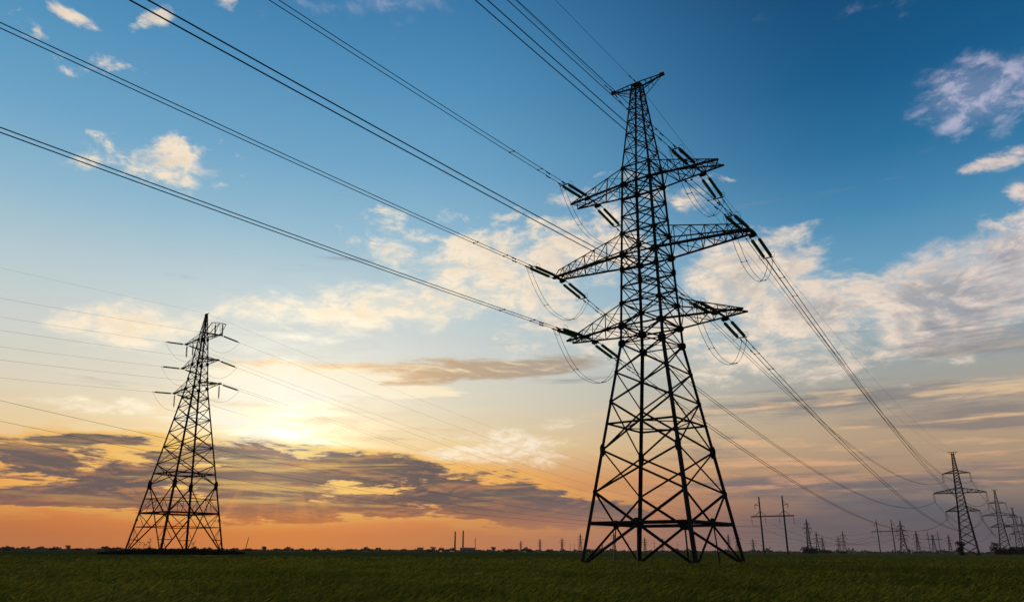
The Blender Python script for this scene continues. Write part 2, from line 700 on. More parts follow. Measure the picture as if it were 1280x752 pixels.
def row_pylon(label):
    root = thing('suspension_tower', label, 'pylon', row_pts[0], -row_yaw[0], 'suspension pylons of the right-hand row')
    for k in range(4):
        mb = MB()
        for z0, z1, w in ((0, 17.9, .36), (17.9, 33.2, .30), (33.2, ROW_H, .22)):
            mb.angle(corner(k, rprof(z0), z0), corner(k, rprof(z1), z1), w, Vector((SG[k][0], SG[k][1], 0)), t=.06)
        mb.build('leg', M_STEEL, root)
    zs = [0.3]
    while zs[-1] < ROW_H - .8:
        zs.append(min(zs[-1] + rprof(zs[-1]) * 1.12, ROW_H))
    for k in range(4):
        mb = MB()
        for i in range(len(zs) - 1):
            panel_x(mb, k, zs[i], rprof(zs[i]), zs[i + 1], rprof(zs[i + 1]), .125, belt=None)
        for z in (17.9, 19.8, 25.2, 27.2, 33.2, 34.4):
            mb.angle(corner(k, rprof(z), z), corner(k + 1, rprof(z), z), .14, Vector((0, 0, 1)))
        mb.build('face_bracing', M_STEEL, root)
    for an, (h, l) in SUSP.items():
        for side in (-1, 1):
            dz = {'top': 1.2, 'middle': 2.0, 'bottom': 2.1}[an]
            mb, _ = crossarm(side, rprof(h), h, rprof(h + dz), h + dz, l, .18, .5 if an == 'middle' else None, 5 if an != 'middle' else 7, bc=.21, tc=.17, br=.10, endx=False)
            mb.build('crossarm', M_STEEL, root)
    mb = MB()
    for s in (-1, 1):
        for y in (-.4, .4):
            mb.angle((0, y, ROW_H), (s * 1.9, 0, ROW_H + .1), .15)
            mb.angle((s * rprof(ROW_H - 1), y, ROW_H - 1.0), (s * 1.9, 0, ROW_H + .05), .09)
    mb.box((0, 0, ROW_H), .9, .9, .12)
    mb.build('peak_arm', M_STEEL, root)
    return root


def hanging_string():
    root = thing('hanging_insulator', 'x', 'insulator', group='hanging insulators on the right-hand pylon row')
    for s in (-1, 1):
        mb = MB()
        mb.lathe((s * .12, 0, 0), (s * .06, 0, -1), disc_profile(.2, 18, .145, .13), 7)
        mb.build('disc_string', M_GLASS, root)
    mb = MB()
    mb.box((0, 0, -.12), .3, .08, .12)
    mb.box((0, 0, -STRING_S - .05), .7, .08, .12)
    mb.box((0, 0, -STRING_S - .2), .7, .5, .08)
    mb.build('clamp', M_STEEL, root)
    return root


ROW_WORDS = ['nearest', 'second', 'third', 'last']
ROW_LAB = ['tall three-arm pylon near the right edge, nearest and largest of the right-hand row',
           'three-arm pylon with bushes at its feet, second of the right-hand row',
           'small three-arm pylon behind the bushes, third of the right-hand row',
           'smallest three-arm pylon cut by the right picture edge, last of its row']
rp = row_pylon(ROW_LAB[0])
hs = hanging_string()
hs_first = True
for i in range(4):
    t = rp if i == 0 else copy_tree(rp)
    t.location = row_pts[i]
    t.rotation_euler = (0, 0, -row_yaw[i])
    t['label'] = ROW_LAB[i]
    for an in SUSP:
        for side in (-1, 1):
            h, l = SUSP[an]
            if hs_first:
                o, hs_first = hs, False
            else:
                o = copy_tree(hs)
            yw = row_yaw[i]
            o.location = row_pts[i] + Vector((math.cos(yw), -math.sin(yw), 0)) * side * (l - .15) + Vector((0, 0, h - .02))
            o.rotation_euler = (0, 0, -yw)
            o['label'] = 'insulator hanging from the %s %s arm of the %s right-hand row pylon' % (NAMES_SIDE[side], an, ROW_WORDS[i])
# conductors between the row pylons
for i in range(3):
    for an in SUSP:
        for side in (-1, 1):
            p, q = susp_point(i, an, side), susp_point(i + 1, an, side)
            pts = parabola(p, q, 7.0, 30)
            d = (q - p).normalized()
            lat = Vector((0, 0, 1)).cross(d).normalized() * .2
            twin_bundle('faint twin wire, %s %s arms, between the %s and %s right-hand pylons' % (NAMES_SIDE[side], an, ROW_WORDS[i], ROW_WORDS[i + 1]),
                        pts, lat, 'twin wires along the right-hand pylon row', r=.04, spacers=None, dampers=False)

# ------------------------------------------------------------------ LEFT PYLON
LEFT = Vector((-74.41, 174.82, 0.0))
LYAW = R(36.62)
left = thing('transmission_tower', 'slender dark lattice pylon on a weedy patch at the left, tapering to a point',
             'pylon', LEFT, -LYAW)
zl = lambda h: Z0 + h
lprof = lerp_profile([(0, 7.44), (zl(0), 7.34), (zl(14.74), 5.14), (zl(36.96), 1.79), (zl(48.91), .80), (zl(55.44), .16)])
LN = [zl(h) for h in (14.74, 19.3, 23.2, 26.6, 29.6, 32.3, 34.7, 36.96)]
LM = [zl(h) for h in (36.96, 38.9, 40.8, 42.83, 44.8, 46.9, 48.91, 50.4, 51.7, 52.9, 54.0, 55.0)]
for k in range(4):
    mb = MB()
    o = Vector((SG[k][0], SG[k][1], 0))
    for z0, z1, w in ((0, zl(14.74), .38), (zl(14.74), zl(36.96), .33), (zl(36.96), zl(48.91), .27), (zl(48.91), zl(55.44), .2)):
        mb.angle(corner(k, lprof(z0), z0), corner(k, lprof(z1), z1), w, o, t=.07)
    for h, sx, sz in ((14.74, .95, 2.0), (36.96, .9, .8), (39.4, .6, .6), (42.83, .8, .8), (48.91, .7, .8), (7.2, .6, .6), (19.3, .5, .5), (32.3, .5, .5), (34.7, .5, .5)):
        leg_gusset(mb, k, lprof(zl(h)), zl(h), sx, sz)
    mb.build('leg', M_STEEL2, left)
    fb = MB()
    p = corner(k, lprof(0), 0)
    fb.box((p.x, p.y, .35), 1.1, 1.1, .9)
    fb.build('footing', M_CONC, left)
ZB = 7.9
for k in range(4):
    mb = MB()
    n = face_out(k)
    # tall extension: X from gussets to opposite feet, with redundant members
    z0, z1 = .6, zl(14.74)
    panel_x(mb, k, z0, lprof(z0), z1, lprof(z1), .22)
    a0, b0, a1, b1 = corner(k, lprof(z0), z0), corner(k + 1, lprof(z0), z0), corner(k, lprof(z1), z1), corner(k + 1, lprof(z1), z1)
    t = lprof(z0) / (lprof(z0) + lprof(z1))
    zc = z0 + (z1 - z0) * t
    X = (corner(k, lprof(zc), zc) + corner(k + 1, lprof(zc), zc)) / 2
    for (f, g, leg_hi, kk) in ((a0, a1, b1, k), (b0, b1, a1, k + 1)):
        L_ = lambda z: corner(kk, lprof(z), z)
        # below the belt: between leg and the diagonal from this foot to the crossing
        for q in (.35, .66):
            d_ = f.lerp(X, q)
            mb.angle(L_(d_.z), d_, .11, n)
        mb.angle(L_(f.lerp(X, .66).z), f.lerp(X, .35), .09, n)
        mb.angle(L_(zc), f.lerp(X, .66), .11, n)
        mb.angle(L_(f.lerp(X, .35).z), f.lerp(X, .16), .09, n)
        # above the belt: between leg and the diagonal from the gusset to the crossing
        d_ = g.lerp(X, .5)
        mb.angle(L_(d_.z), d_, .11, n)
        mb.angle(L_(zc), d_, .11, n)
        mb.angle(d_, (L_(zc) + X) / 2, .09, n)
    mb.angle(corner(k, lprof(zc), zc), corner(k + 1, lprof(zc), zc), .26, n)
    # inner ties round the crossing
    mb.angle(X, (corner(k + 1, lprof(zc), zc) + corner(k + 2, lprof(zc), zc)) / 2, .14, Vector((0, 0, 1)))
    mb.angle(a0.lerp(X, .66), b0.lerp(X, .66), .13, n)
    mb.angle(a1.lerp(X, .5), b1.lerp(X, .5), .11, n)
    for L__, bw in ((LN, .15), (LM, .10)):
        for i in range(len(L__) - 1):
            panel_x(mb, k, L__[i], lprof(L__[i]), L__[i + 1], lprof(L__[i + 1]), bw, belt=(bw * .8 if i % 2 == 1 or L__ is LM else None))
    mb.build('face_bracing', M_STEEL2, left)
mb = MB()
zd = zl(17.23)
for k in range(4):
    a, b_ = corner(k, lprof(zd), zd), corner(k + 1, lprof(zd), zd)
    mb.angle(a, b_, .2, face_out(k))
    mb.angle((a + b_) / 2, (b_ + corner(k + 2, lprof(zd), zd)) / 2, .14, Vector((0, 0, 1)))
mb.build('diaphragm', M_STEEL2, left)
LARM = {'top': (zl(48.91), zl(50.5), 7.3), 'middle': (zl(42.83), zl(44.8), 7.4), 'bottom': (zl(36.96), zl(38.9), 9.5)}
LATT = {}
for an, (zb, zt, L_) in LARM.items():
    for side in (-1, 1):
        mb, bf = crossarm(side, lprof(zb), zb, lprof(zt), zt, L_, .22, None, 3, bc=.17, tc=.10, br=.07, endx=False)
        mb.box((side * L_, 0, zb), .5, .6, .35)
        LATT[(an, side)] = Vector((side * L_, 0, zb))
        mb.build('crossarm', M_STEEL2, left)
mb = MB()                 # raised jumper frame over the right top arm
for s in (-1, 1):
    mb.angle((.8, s * .5, zl(50.2)), (4.4, s * .9, zl(52.3)), .13)
    mb.angle((4.4, s * .9, zl(52.3)), (7.5, s * .9, zl(51.7)), .13)
    mb.angle((4.4, s * .9, zl(52.3)), (4.0, s * .3, zl(49.2)), .1)
    mb.angle((7.5, s * .9, zl(51.7)), (7.2, 0, zl(49)), .1)
mb.angle((4.4, -.9, zl(52.3)), (4.4, .9, zl(52.3)), .12)
mb.angle((7.5, -.9, zl(51.7)), (7.5, .9, zl(51.7)), .12)
mb.build('jumper_frame', M_STEEL2, left)
mb = MB()
mb.angle((-1.0, 0, zl(55.3)), (1.1, 0, zl(55.5)), .16)
mb.box((0, 0, zl(55.35)), .42, .42, .3)
mb.build('peak_arm', M_STEEL2, left)
ML = basis(left)


def simple_string(name, group):
    root = thing(name, 'x', 'insulator', group=group)
    mb = MB()
    mb.lathe((0, 0, 0), (1, 0, 0), disc_profile(.6, 20, .205, .20, .05), 8)
    mb.build('disc_string', M_GLASS, root)
    mb = MB()
    mb.rod((0, 0, 0), (.65, 0, 0), .05)
    mb.build('link_fitting', M_STEEL2, root)
    mb = MB()
    mb.rod((4.65, 0, 0), (5.25, 0, 0), .06)
    mb.build('clamp', M_STEEL2, root)
    return root


ts = simple_string('insulator_string', 'tension insulator strings on the left pylon')
vs_ = simple_string('jumper_insulator', 'hanging jumper insulators on the left pylon')
ts_first = vs_first = True
END_L = bearing(20.68, 760)
END_HT = {'top': 27.0, 'middle': 24.0, 'bottom': 21.0}
ldir = END_L - LEFT
LSPAN = math.hypot(ldir.x, ldir.y)
LIN_AZ = 36.0 + 180
LSAG = {('top', 1): 10.5, ('middle', 1): 14.0, ('bottom', 1): 13.0, ('top', -1): 12.0, ('middle', -1): 13.0, ('bottom', -1): 13.0}


def wire_thing(name, label, pts, r, group, cat='power line', parts=True):
    p = Vector(pts[0])
    mb = MB()
    mb.tube([Vector(c) - p for c in pts], r, 4)
    o = mb.build(name, M_WIRE)
    o.location = p
    return tag(o, label, cat, group)


for an in LARM:
    for side in (-1, 1):
        sn = NAMES_SIDE[side]
        ends = []
        for s in (-1, 1):
            p = ML @ (LATT[(an, side)] + Vector((0, s * .25, -.1)))
            if s < 0:
                d = (azdir(LIN_AZ) + Vector((0, 0, -.085))).normalized()
            else:
                q = END_L + Vector((math.cos(R(30)), -math.sin(R(30)), 0)) * side * 3.5 + Vector((0, 0, END_HT[an]))
                sag = LSAG[(an, side)]
                d = ((q - p) / LSPAN + Vector((0, 0, -4 * sag / LSPAN))).normalized()
            if ts_first:
                o, ts_first = ts, False
            else:
                o = copy_tree(ts)
            frame_to(o, p, d)
            o['label'] = 'insulator string on the %s side of the %s %s arm of the left pylon' % ('left-hand' if s < 0 else 'right-hand', sn, an)
            e = p + d * 5.2
            ends.append(e)
            if s < 0:
                pts = free_span(e, LIN_AZ, .085, .00027, 150, 40)
                wire_thing('overhead_wire', 'single wire from the left picture edge to the %s %s arm of the left pylon' % (sn, an), pts, .017, 'wires arriving at the left pylon')
            else:
                pts = parabola(e, q, sag, 60)
                wire_thing('overhead_wire', 'single sagging wire from the %s %s arm of the left pylon away to the right' % (sn, an), pts, .021, 'wires leaving the left pylon')
        mid = []
        for i in range(25):
            t = i / 24
            c = ends[0].lerp(ends[1], t)
            c.z -= 3.6 * (1 - abs(2 * t - 1) ** 2.2)
            mid.append(c)
        wire_thing('jumper_loop', 'slack jumper wire looped under the %s %s arm of the left pylon' % (sn, an), mid, .024, 'jumper loops on the left pylon', 'jumper wire')
for an, side, x, dz, lb in (('top', -1, 6.9, -.2, 'outer hanging insulator under the left top arm of the left pylon'),
                            ('top', -1, 4.2, -.2, 'inner hanging insulator under the left top arm of the left pylon'),
                            ('bottom', -1, 9.3, -.2, 'hanging insulator at the tip of the left bottom arm of the left pylon'),
                            ('top', 1, 7.5, 2.7, 'outer hanging insulator on the raised frame of the left pylon'),
                            ('top', 1, 4.4, 3.3, 'inner hanging insulator on the raised frame of the left pylon'),
                            ('bottom', 1, 9.3, -.2, 'hanging insulator at the tip of the right bottom arm of the left pylon')):
    if vs_first:
        o, vs_first = vs_, False
    else:
        o = copy_tree(vs_)
    frame_to(o, ML @ Vector((side * x, 0, LARM[an][0] + dz)), Vector((.06, .04, -1)))
    o.scale = (.62, 1, 1)
    o['label'] = lb
pk = ML @ Vector((0, 0, zl(55.5)))
wire_thing('earth_wire', 'faint earth wire from the left picture edge to the tip of the left pylon', free_span(pk, LIN_AZ, .055, .0002, 150, 40), .012, 'earth wires of the left line', 'earth wire')
wire_thing('earth_wire', 'faint earth wire from the tip of the left pylon away to the right', parabola(pk, END_L + Vector((0, 0, 29)), 9, 50), .016, 'earth wires of the left line', 'earth wire')

# ------------------------------------------------------------------ PORTAL LINE (concrete H-frames)
PORT = [(18.49, 392.0, 27.2), (25.46, 706.0, 27.2), (28.2, 1115.0, 27.0)]
port_pts = [bearing(a, d) for a, d, h in PORT]
PYAW = R(37.0)


def portal(label):
    root = thing('portal_pylon', label, 'pylon', port_pts[0], -PYAW, 'twin-pole portals on the horizon')
    for s in (-1, 1):
        mb = MB()
        mb.rod((s * 5.6, 0, 0), (s * 5.6, 0, 27), .46, .32, 10)
        mb.build('pole', M_CONC, root)
        mb = MB()
        mb.angle((s * 5.6, 0, 22.8), (s * 7.9, 0, 23.4), .28)
        mb.angle((s * 5.6, 0, 24.6), (s * 7.9, 0, 23.4), .2)
        mb.rod((s * 7.9, 0, 23.4), (s * 7.9, 0, 21.4), .15)
        mb.angle((s * 5.6, 0, 26.9), (s * 6.3, 0, 27.3), .14)
        mb.build('earth_wire_bracket', M_STEEL, root)
        mb = MB()
        mb.angle((s * 5.6, .2, 20.4), (s * 3.2, .2, 18.4), .24)
        mb.angle((s * 5.6, .2, 20.4), (s * 8.2, .2, 18.4), .24)
        mb.build('brace', M_STEEL, root)
    mb = MB()
    for y in (-.45, .45):
        mb.angle((-10.2, y, 18.1), (10.2, y, 18.1), .26)
        mb.angle((-10.2, y, 17.75), (10.2, y, 17.75), .26)
    for i in range(20):
        mb.angle((-10.2 + i * 1.02, -.45, 17.6), (-10.2 + (i + 1) * 1.02, .45, 18.1), .06)
    mb.build('crossbar', M_STEEL, root)
    return root


PL = ['largest concrete twin-pole portal with a crossbar, standing right of the foreground pylon',
      'smaller concrete twin-pole portal, left of the barrel-shaped pylon',
      'tiny concrete twin-pole portal just left of the largest right-hand pylon']
pp = portal(PL[0])
ph = simple_string('portal_insulator', 'insulators hanging from the portal crossbars')
PH_X = (-10.0, -3.4, 3.4, 10.0)
PH_W = ('left outer', 'left inner', 'right inner', 'right outer')
ph_first = True
for i in range(3):
    t = pp if i == 0 else copy_tree(pp)
    t.location = port_pts[i]
    t['label'] = PL[i]
    mp = basis(t)
    if i < 2:
        for x, wd in zip(PH_X, PH_W):
            if ph_first:
                o, ph_first = ph, False
            else:
                o = copy_tree(ph)
            frame_to(o, mp @ Vector((x, 0, 17.55)), Vector((.02, .02, -1)))
            o.scale = (.62, .9, .9)
            o['label'] = '%s insulator hanging from the crossbar of the %s twin-pole portal' % (wd, ('largest', 'middle-sized')[i])
mp0 = basis(pp)
for x, wd, rise in ((-10, 'lowest', 0.0), (0, 'middle', 1.0), (10, 'highest', 2.0)):
    p0 = mp0 @ Vector((x, 0, 14.2))
    d = azdir(38.5 + 180)
    pts = []
    for i in range(61):
        t = 372 * i / 60
        pts.append(p0 + d * t + Vector((0, 0, -.0616 * t + (.000236 + .000010 * rise) * t * t)))
    wire_thing('overhead_wire', '%s of three faint wires passing behind the left pylon to the largest twin-pole portal' % wd, pts, .024, 'wires of the portal line')
    for j in range(2):
        a = port_pts[j] + Vector((math.cos(PYAW), -math.sin(PYAW), 0)) * x + Vector((0, 0, 14.2))
        b_ = port_pts[j + 1] + Vector((math.cos(PYAW), -math.sin(PYAW), 0)) * x + Vector((0, 0, 14.2))
        wire_thing('overhead_wire', 'faint wire on the %s %s portals' % ({-10: 'left side', 0: 'middle', 10: 'right side'}[x], ('between the largest and middle-sized', 'between the middle-sized and tiny')[j]),
                   parabola(a, b_, 8.0, 24), .06, 'wires of the portal line')

# ------------------------------------------------------------------ SMALL DISTANT PYLONS
def small_pylon_mesh(kind, w=.40):
    mb = MB()
    H = 36.0
    if kind == 'barrel':
        pr = lerp_profile([(0, 4.6), (14, 1.9), (30, .9), (H, .25)])
        arms = [(30, 3.6), (25, 5.4), (20, 6.6), (16, 4.4)]
    elif kind == 'flat':
        pr = lerp_profile([(0, 4.4), (20, 1.9), (33, 1.2), (H, .9)])
        arms = [(33.5, 6.8), (27, 8.2)]
    elif kind == 'column':
        pr = lerp_profile([(0, 2.4), (24, 1.1), (H, .3)])
        arms = [(31, 2.9), (26.5, 4.4), (22, 3.2)]
    else:
        pr = lerp_profile([(0, 3.6), (17, 1.5), (30, .8), (H, .25)])
        q_ = 1.35 if w > .5 else 1.0
        arms = [(29.5, 4.4 * q_), (24, 6.6 * q_), (18.5, 4.8 * q_)]
    for k in range(4):
        zs = [0, 8, 16, 24, 31, H]
        for a, b in zip(zs, zs[1:]):
            mb.angle(corner(k, pr(a), a), corner(k, pr(b), b), w * 1.15, Vector((SG[k][0], SG[k][1], 0)), t=w * .35)
        z = 0.2
        while z < H - 1:
            z1 = min(z + max(pr(z) * 1.5, 1.2), H)
            panel_x(mb, k, z, pr(z), z1, pr(z1), w * .62)
            z = z1
    for z, l in arms:
        for s in (-1, 1):
            for y in (-1, 1):
                mb.angle((s * pr(z), y * pr(z), z), (s * l, 0, z), w * 1.1)
            mb.angle((s * pr(z + 1.6), 0, z + 1.6), (s * l, 0, z + .1), w * .8)
            for i in range(1, 4):
                x = pr(z) + (l - pr(z)) * i / 4
                mb.angle((s * x, 0, z), (s * x, 0, z + 1.6 * (1 - i / 4)), w * .4)
            mb.rod((s * l, 0, z), (s * l, 0, z - 2.6), .22, n=5)
    return mb.mesh('distant_pylon', M_STEEL)


SM = {k: small_pylon_mesh(k) for k in ('barrel', 'flat', 'column', 'slim')}
SM['wide'] = small_pylon_mesh('slim', .62)
small = [  # kind, bearing, tan of the elevation of its top, height, label
    ('column', 20.68, .0378, 36, 'narrow column pylon rising from a bush, right of the largest twin-pole portal'),
    ('slim', 21.21, .0240, 36, 'taller of two small pylons close together, just right of the narrow column pylon'),
    ('barrel', 21.55, .0186, 32, 'shorter of two small pylons close together, just right of the narrow column pylon'),
    ('barrel', 22.55, .0185, 32, 'shorter left half of the small pylon pair between the twin-pole portals'),
    ('slim', 22.87, .0239, 36, 'taller right half of the small pylon pair between the twin-pole portals'),
    ('barrel', 26.43, .0352, 36, 'barrel-shaped pylon with four close arms, right of the middle-sized portal'),
    ('slim', 27.26, .0239, 34, 'small pylon between the barrel-shaped pylon and the tiny portal'),
    ('flat', 28.17, .0195, 34, 'flat-topped small pylon standing between the poles of the tiny portal'),
    ('slim', 29.06, .0202, 34, 'small pylon between the tiny portal and the largest right-hand pylon'),
    ('wide', 0.70, .0134, 36, 'leftmost tiny pylon on the horizon, right of the factory chimneys'),
    ('wide', 2.09, .0159, 36, 'second tiny pylon from the chimneys on the horizon, standing clear'),
    ('wide', 3.69, .0169, 36, 'third tiny pylon from the chimneys on the horizon'),
    ('slim', 5.02, .0223, 36, 'tallest tiny pylon just left of the foreground pylon feet'),
    ('wide', 6.57, .0108, 30, 'lowest tiny pylon seen through the left face of the foreground pylon'),
    ('slim', 7.43, .0242, 36, 'tiny pylon seen behind the left hanger strut of the foreground pylon'),
    ('wide', 9.61, .0177, 36, 'tiny pylon just right of the second foot of the foreground pylon'),
    ('flat', 10.87, .0162, 32, 'flat-topped tiny pylon seen in the middle of the foreground pylon feet'),
    ('slim', 15.42, .0216, 36, 'tiny pylon seen inside the right-hand leg of the foreground pylon'),
    ('slim', 16.01, .0249, 36, 'tiny pylon just outside the right-hand foot of the foreground pylon'),
    ('wide', 17.05, .0161, 34, 'tiny pylon on the horizon left of the largest twin-pole portal'),
]
small_pos = []
for kind, b, tn, H, lb in small:
    d = (H - CAM_H) / tn / math.cos(0)
    o = bpy.data.objects.new('distant_pylon', SM[kind])
    COL.objects.link(o)
    o.location = bearing(b, d)
    o.scale = (H / 36,) * 3
    o.rotation_euler = (0, 0, R(-random.uniform(25, 50)))
    tag(o, lb, 'pylon', 'small distant pylons along the horizon')
    small_pos.append((o.location.copy(), H))

# thin far posts
post_mb = MB()
post_mb.rod((0, 0, 0), (0, 0, 20), .42, .3, 8)
post_mb.rod((-2.0, 0, 18.2), (2.0, 0, 18.2), .2, n=6)
for x in (-1.9, 1.9):
    post_mb.rod((x, 0, 18.2), (x, 0, 19.0), .14, n=5)
post_me = post_mb.mesh('line_pole', M_CONC)
for b, tn, lb in ((4.28, .0095, 'left of two tiny line poles left of the foreground pylon feet'),
                  (4.58, .0095, 'right of two tiny line poles left of the foreground pylon feet'),
                  (4.86, .0100, 'tiny line pole beside the tallest tiny pylon near the left foot'),
                  (8.45, .0115, 'tiny line pole seen just left of the second foot of the foreground pylon'),
                  (10.28, .0125, 'tiny line pole between two tiny pylons behind the foreground pylon'),
                  (11.9, .0105, 'tiny line pole left of the third foot of the foreground pylon'),
                  (17.6, .0085, 'tiny line pole between the horizon pylon and the largest portal'),
                  (26.25, .0095, 'tiny line pole beside the barrel-shaped pylon')):
    o = bpy.data.objects.new('line_pole', post_me)
    COL.objects.link(o)
    o.location = bearing(b, (20 - CAM_H) / tn)
    o.rotation_euler = (0, 0, R(-40))
    tag(o, lb, 'pole', 'tiny line poles on the horizon')
mb = MB()
mb.rod((0, 0, 0), (.95, 0, 5.6), .16, .09, 8)
mb.rod((.93, 0, 5.5), (.97, 0, 5.7), .12, .12, 8)
o = mb.build('leaning_pole', M_WOOD)
o.location = bearing(-18.62, 275)
o.rotation_euler = (0, 0, 0)
tag(o, 'lone wooden pole leaning to the right in the field, right of the left pylon', 'pole')

# faint wires linking small pylons
def far_wire(i, j, h, off, lb):
    (p, Hp), (q, Hq) = small_pos[i], small_pos[j]
    wire_thing('far_wire', lb, parabola(p + Vector((off, 0, h * Hp / 36)), q + Vector((off, 0, h * Hq / 36)), 9.0, 24), .085, 'faint far wires low over the horizon')


for h, wd in ((29, 'upper'), (23.5, 'middle'), (18, 'lower')):
    far_wire(14, 17, h, 4, '%s faint wire low over the horizon behind the foreground pylon' % wd)
    far_wire(18, 5, h, 4, '%s faint wire low over the horizon under the twin-pole portals' % wd)
    far_wire(5, 8, h, -4, '%s faint wire low over the horizon between barrel pylon and right-hand row' % wd)

# ------------------------------------------------------------------ FACTORY
def chimney(b, d, h, label):
    root = thing('factory_chimney', label, 'chimney', bearing(b, d), 0, 'factory chimneys')
    mb = MB()
    mb.lathe((0, 0, 0), (0, 0, 1), [(0, 4.0), (h * .3, 3.4), (h * .7, 2.9), (h * .97, 2.6), (h, 2.6)], 20)
    mb.build('stack', M_CHIM, root)
    mb = MB()
    for z in (.45, .72, .955):
        mb.lathe((0, 0, h * z), (0, 0, 1), [(0, 3.5 - z * .6), (.5, 3.8 - z * .6), (1.2, 3.8 - z * .6), (1.3, 3.4 - z * .6)], 20)
    mb.build('gallery', M_STEEL, root)


chimney(-4.07, 3000, 73.5, 'left, slightly shorter of two tall slim factory chimneys on the horizon')
chimney(-3.49, 3000, 76.5, 'right, slightly taller of two tall slim factory chimneys on the horizon')
root = thing('lattice_mast', 'thin lattice mast standing right of the factory chimneys', 'mast', bearing(-2.6, 3000))
mb = MB()
for k in range(4):
    mb.angle(corner(k, 1.6, 0), corner(k, .7, 50), .7, t=.25)
    for i in range(12):
        z0, z1 = i * 50 / 12, (i + 1) * 50 / 12
        panel_x(mb, k, z0, 1.6 - .9 * z0 / 50, z1, 1.6 - .9 * z1 / 50, .3)
mb.build('body', M_STEEL, root)
mb = MB()
mb.rod((-2.4, 0, 43), (2.4, 0, 43), .4)
mb.rod((-1.8, 0, 47), (1.8, 0, 47), .4)
mb.build('arm', M_STEEL, root)


def hall(b, d, sx, sy, h, label, roofh=2.0, name='factory_building'):
    root = thing(name, label, 'building', bearing(b, d), R(-b), 'low factory buildings')
    mb = MB()
    mb.box((0, 0, h / 2), sx, sy, h)
    mb.build('wall', M_BUILD, root)
    mb = MB()
    vs = [(-sx / 2 - .5, -sy / 2 - .5, h), (sx / 2 + .5, -sy / 2 - .5, h), (sx / 2 + .5, sy / 2 + .5, h), (-sx / 2 - .5, sy / 2 + .5, h),
          (-sx / 2 - .5, 0, h + roofh), (sx / 2 + .5, 0, h + roofh)]
    mb.add(vs, [(0, 1, 5, 4), (2, 3, 4, 5), (0, 4, 3), (1, 2, 5), (3, 2, 1, 0)])
    mb.build('roof', M_CHIM, root)
    mb = MB()
    n = max(3, int(sx / 9))
    for i in range(n):
        mb.box((-sx / 2 + (i + .5) * sx / n, -sy / 2 - .02, h * .55), sx / n * .6, .12, h * .3)
    mb.build('window_band', M_GLASS, root)


hall(-3.15, 2960, 56, 40, 14, 'pale block building at the foot of the right factory chimney')
hall(-2.72, 2980, 70, 30, 6.5, 'long low hall reaching from the chimneys to the thin mast', 1.5)
hall(-6.55, 3050, 24, 24, 15, 'small pale block building on the horizon left of the chimneys', 1.0)
hall(-8.4, 3100, 250, 40, 6.0, 'very long low pale hall on the horizon, left of the small block building', 2.0)
hall(-10.6, 3100, 140, 40, 5.5, 'long low hall farthest left of the chimneys on the horizon', 2.0)

# ------------------------------------------------------------------ TREES AND BUSHES
def leaf_cloud(mb, c, rad, n, size, seed):
    r_ = random.Random(seed)
    for i in range(n):
        while True:
            p = Vector((r_.uniform(-1, 1), r_.uniform(-1, 1), r_.uniform(-1, 1)))
            if .25 < p.length < 1:
                break
        p = Vector((p.x * rad[0], p.y * rad[1], p.z * rad[2])) + Vector(c)
        a = Vector((r_.gauss(0, 1), r_.gauss(0, 1), r_.gauss(0, 1))).normalized()
        b = a.orthogonal().normalized()
        s = size * r_.uniform(.6, 1.4)
        vs = [tuple(p - a * s), tuple(p + b * s * .6), tuple(p + a * s), tuple(p - b * s * .6)]
        mb.add(vs, [(0, 1, 2, 3)])


def tree_proto(kind, seed):
    r_ = random.Random(seed)
    tr = MB()
    cr = MB()
    if kind == 'tree':
        tr.rod((0, 0, 0), (.1, 0, 3.4), .28, .17, 8)
        for i in range(6):
            a = i * 1.05 + r_.random()
            tr.rod((.1, 0, 2.3 + i * .3), (math.cos(a) * 1.7, math.sin(a) * 1.7, 4.2 + r_.random() * 1.6), .1, .03, 5)
        for i in range(14):
            a = r_.uniform(0, 6.28)
            rr = r_.uniform(.2, 2.1)
            leaf_cloud(cr, (math.cos(a) * rr, math.sin(a) * rr, r_.uniform(.9, 5.9)), (1.3, 1.3, 1.0), 80, .28, seed * 31 + i)
    else:
        for i in range(6):
            a = i * 1.05 + r_.random()
            tr.rod((0, 0, 0), (math.cos(a) * 1.3, math.sin(a) * 1.3, 1.8 + r_.random()), .09, .03, 5)
        for i in range(10):
            a = r_.uniform(0, 6.28)
            rr = r_.uniform(.1, 2.0)
            leaf_cloud(cr, (math.cos(a) * rr, math.sin(a) * rr, r_.uniform(.15, 2.5)), (1.2, 1.2, .8), 70, .24, seed * 17 + i)
    return tr.mesh('trunk' if kind == 'tree' else 'stem', M_BARK), cr.mesh('crown', M_LEAF)


TP = {(k, s): tree_proto(k, s) for k in ('tree', 'bush') for s in (1, 2, 3)}


def plant(kind, var, b, d, h, label, group, wide=1.0):
    base = {'tree': 6.8, 'bush': 3.3}[kind]
    root = thing('horizon_tree' if kind == 'tree' else 'bush', label, kind, bearing(b, d), random.uniform(0, 6), group)
    sc_ = h / base
    root.scale = (sc_ * wide, sc_ * wide, sc_)
    for me, nm in zip(TP[(kind, var)], ('trunk' if kind == 'tree' else 'stem', 'crown')):
        o = bpy.data.objects.new(nm, me)
        COL.objects.link(o)
        o.parent = root


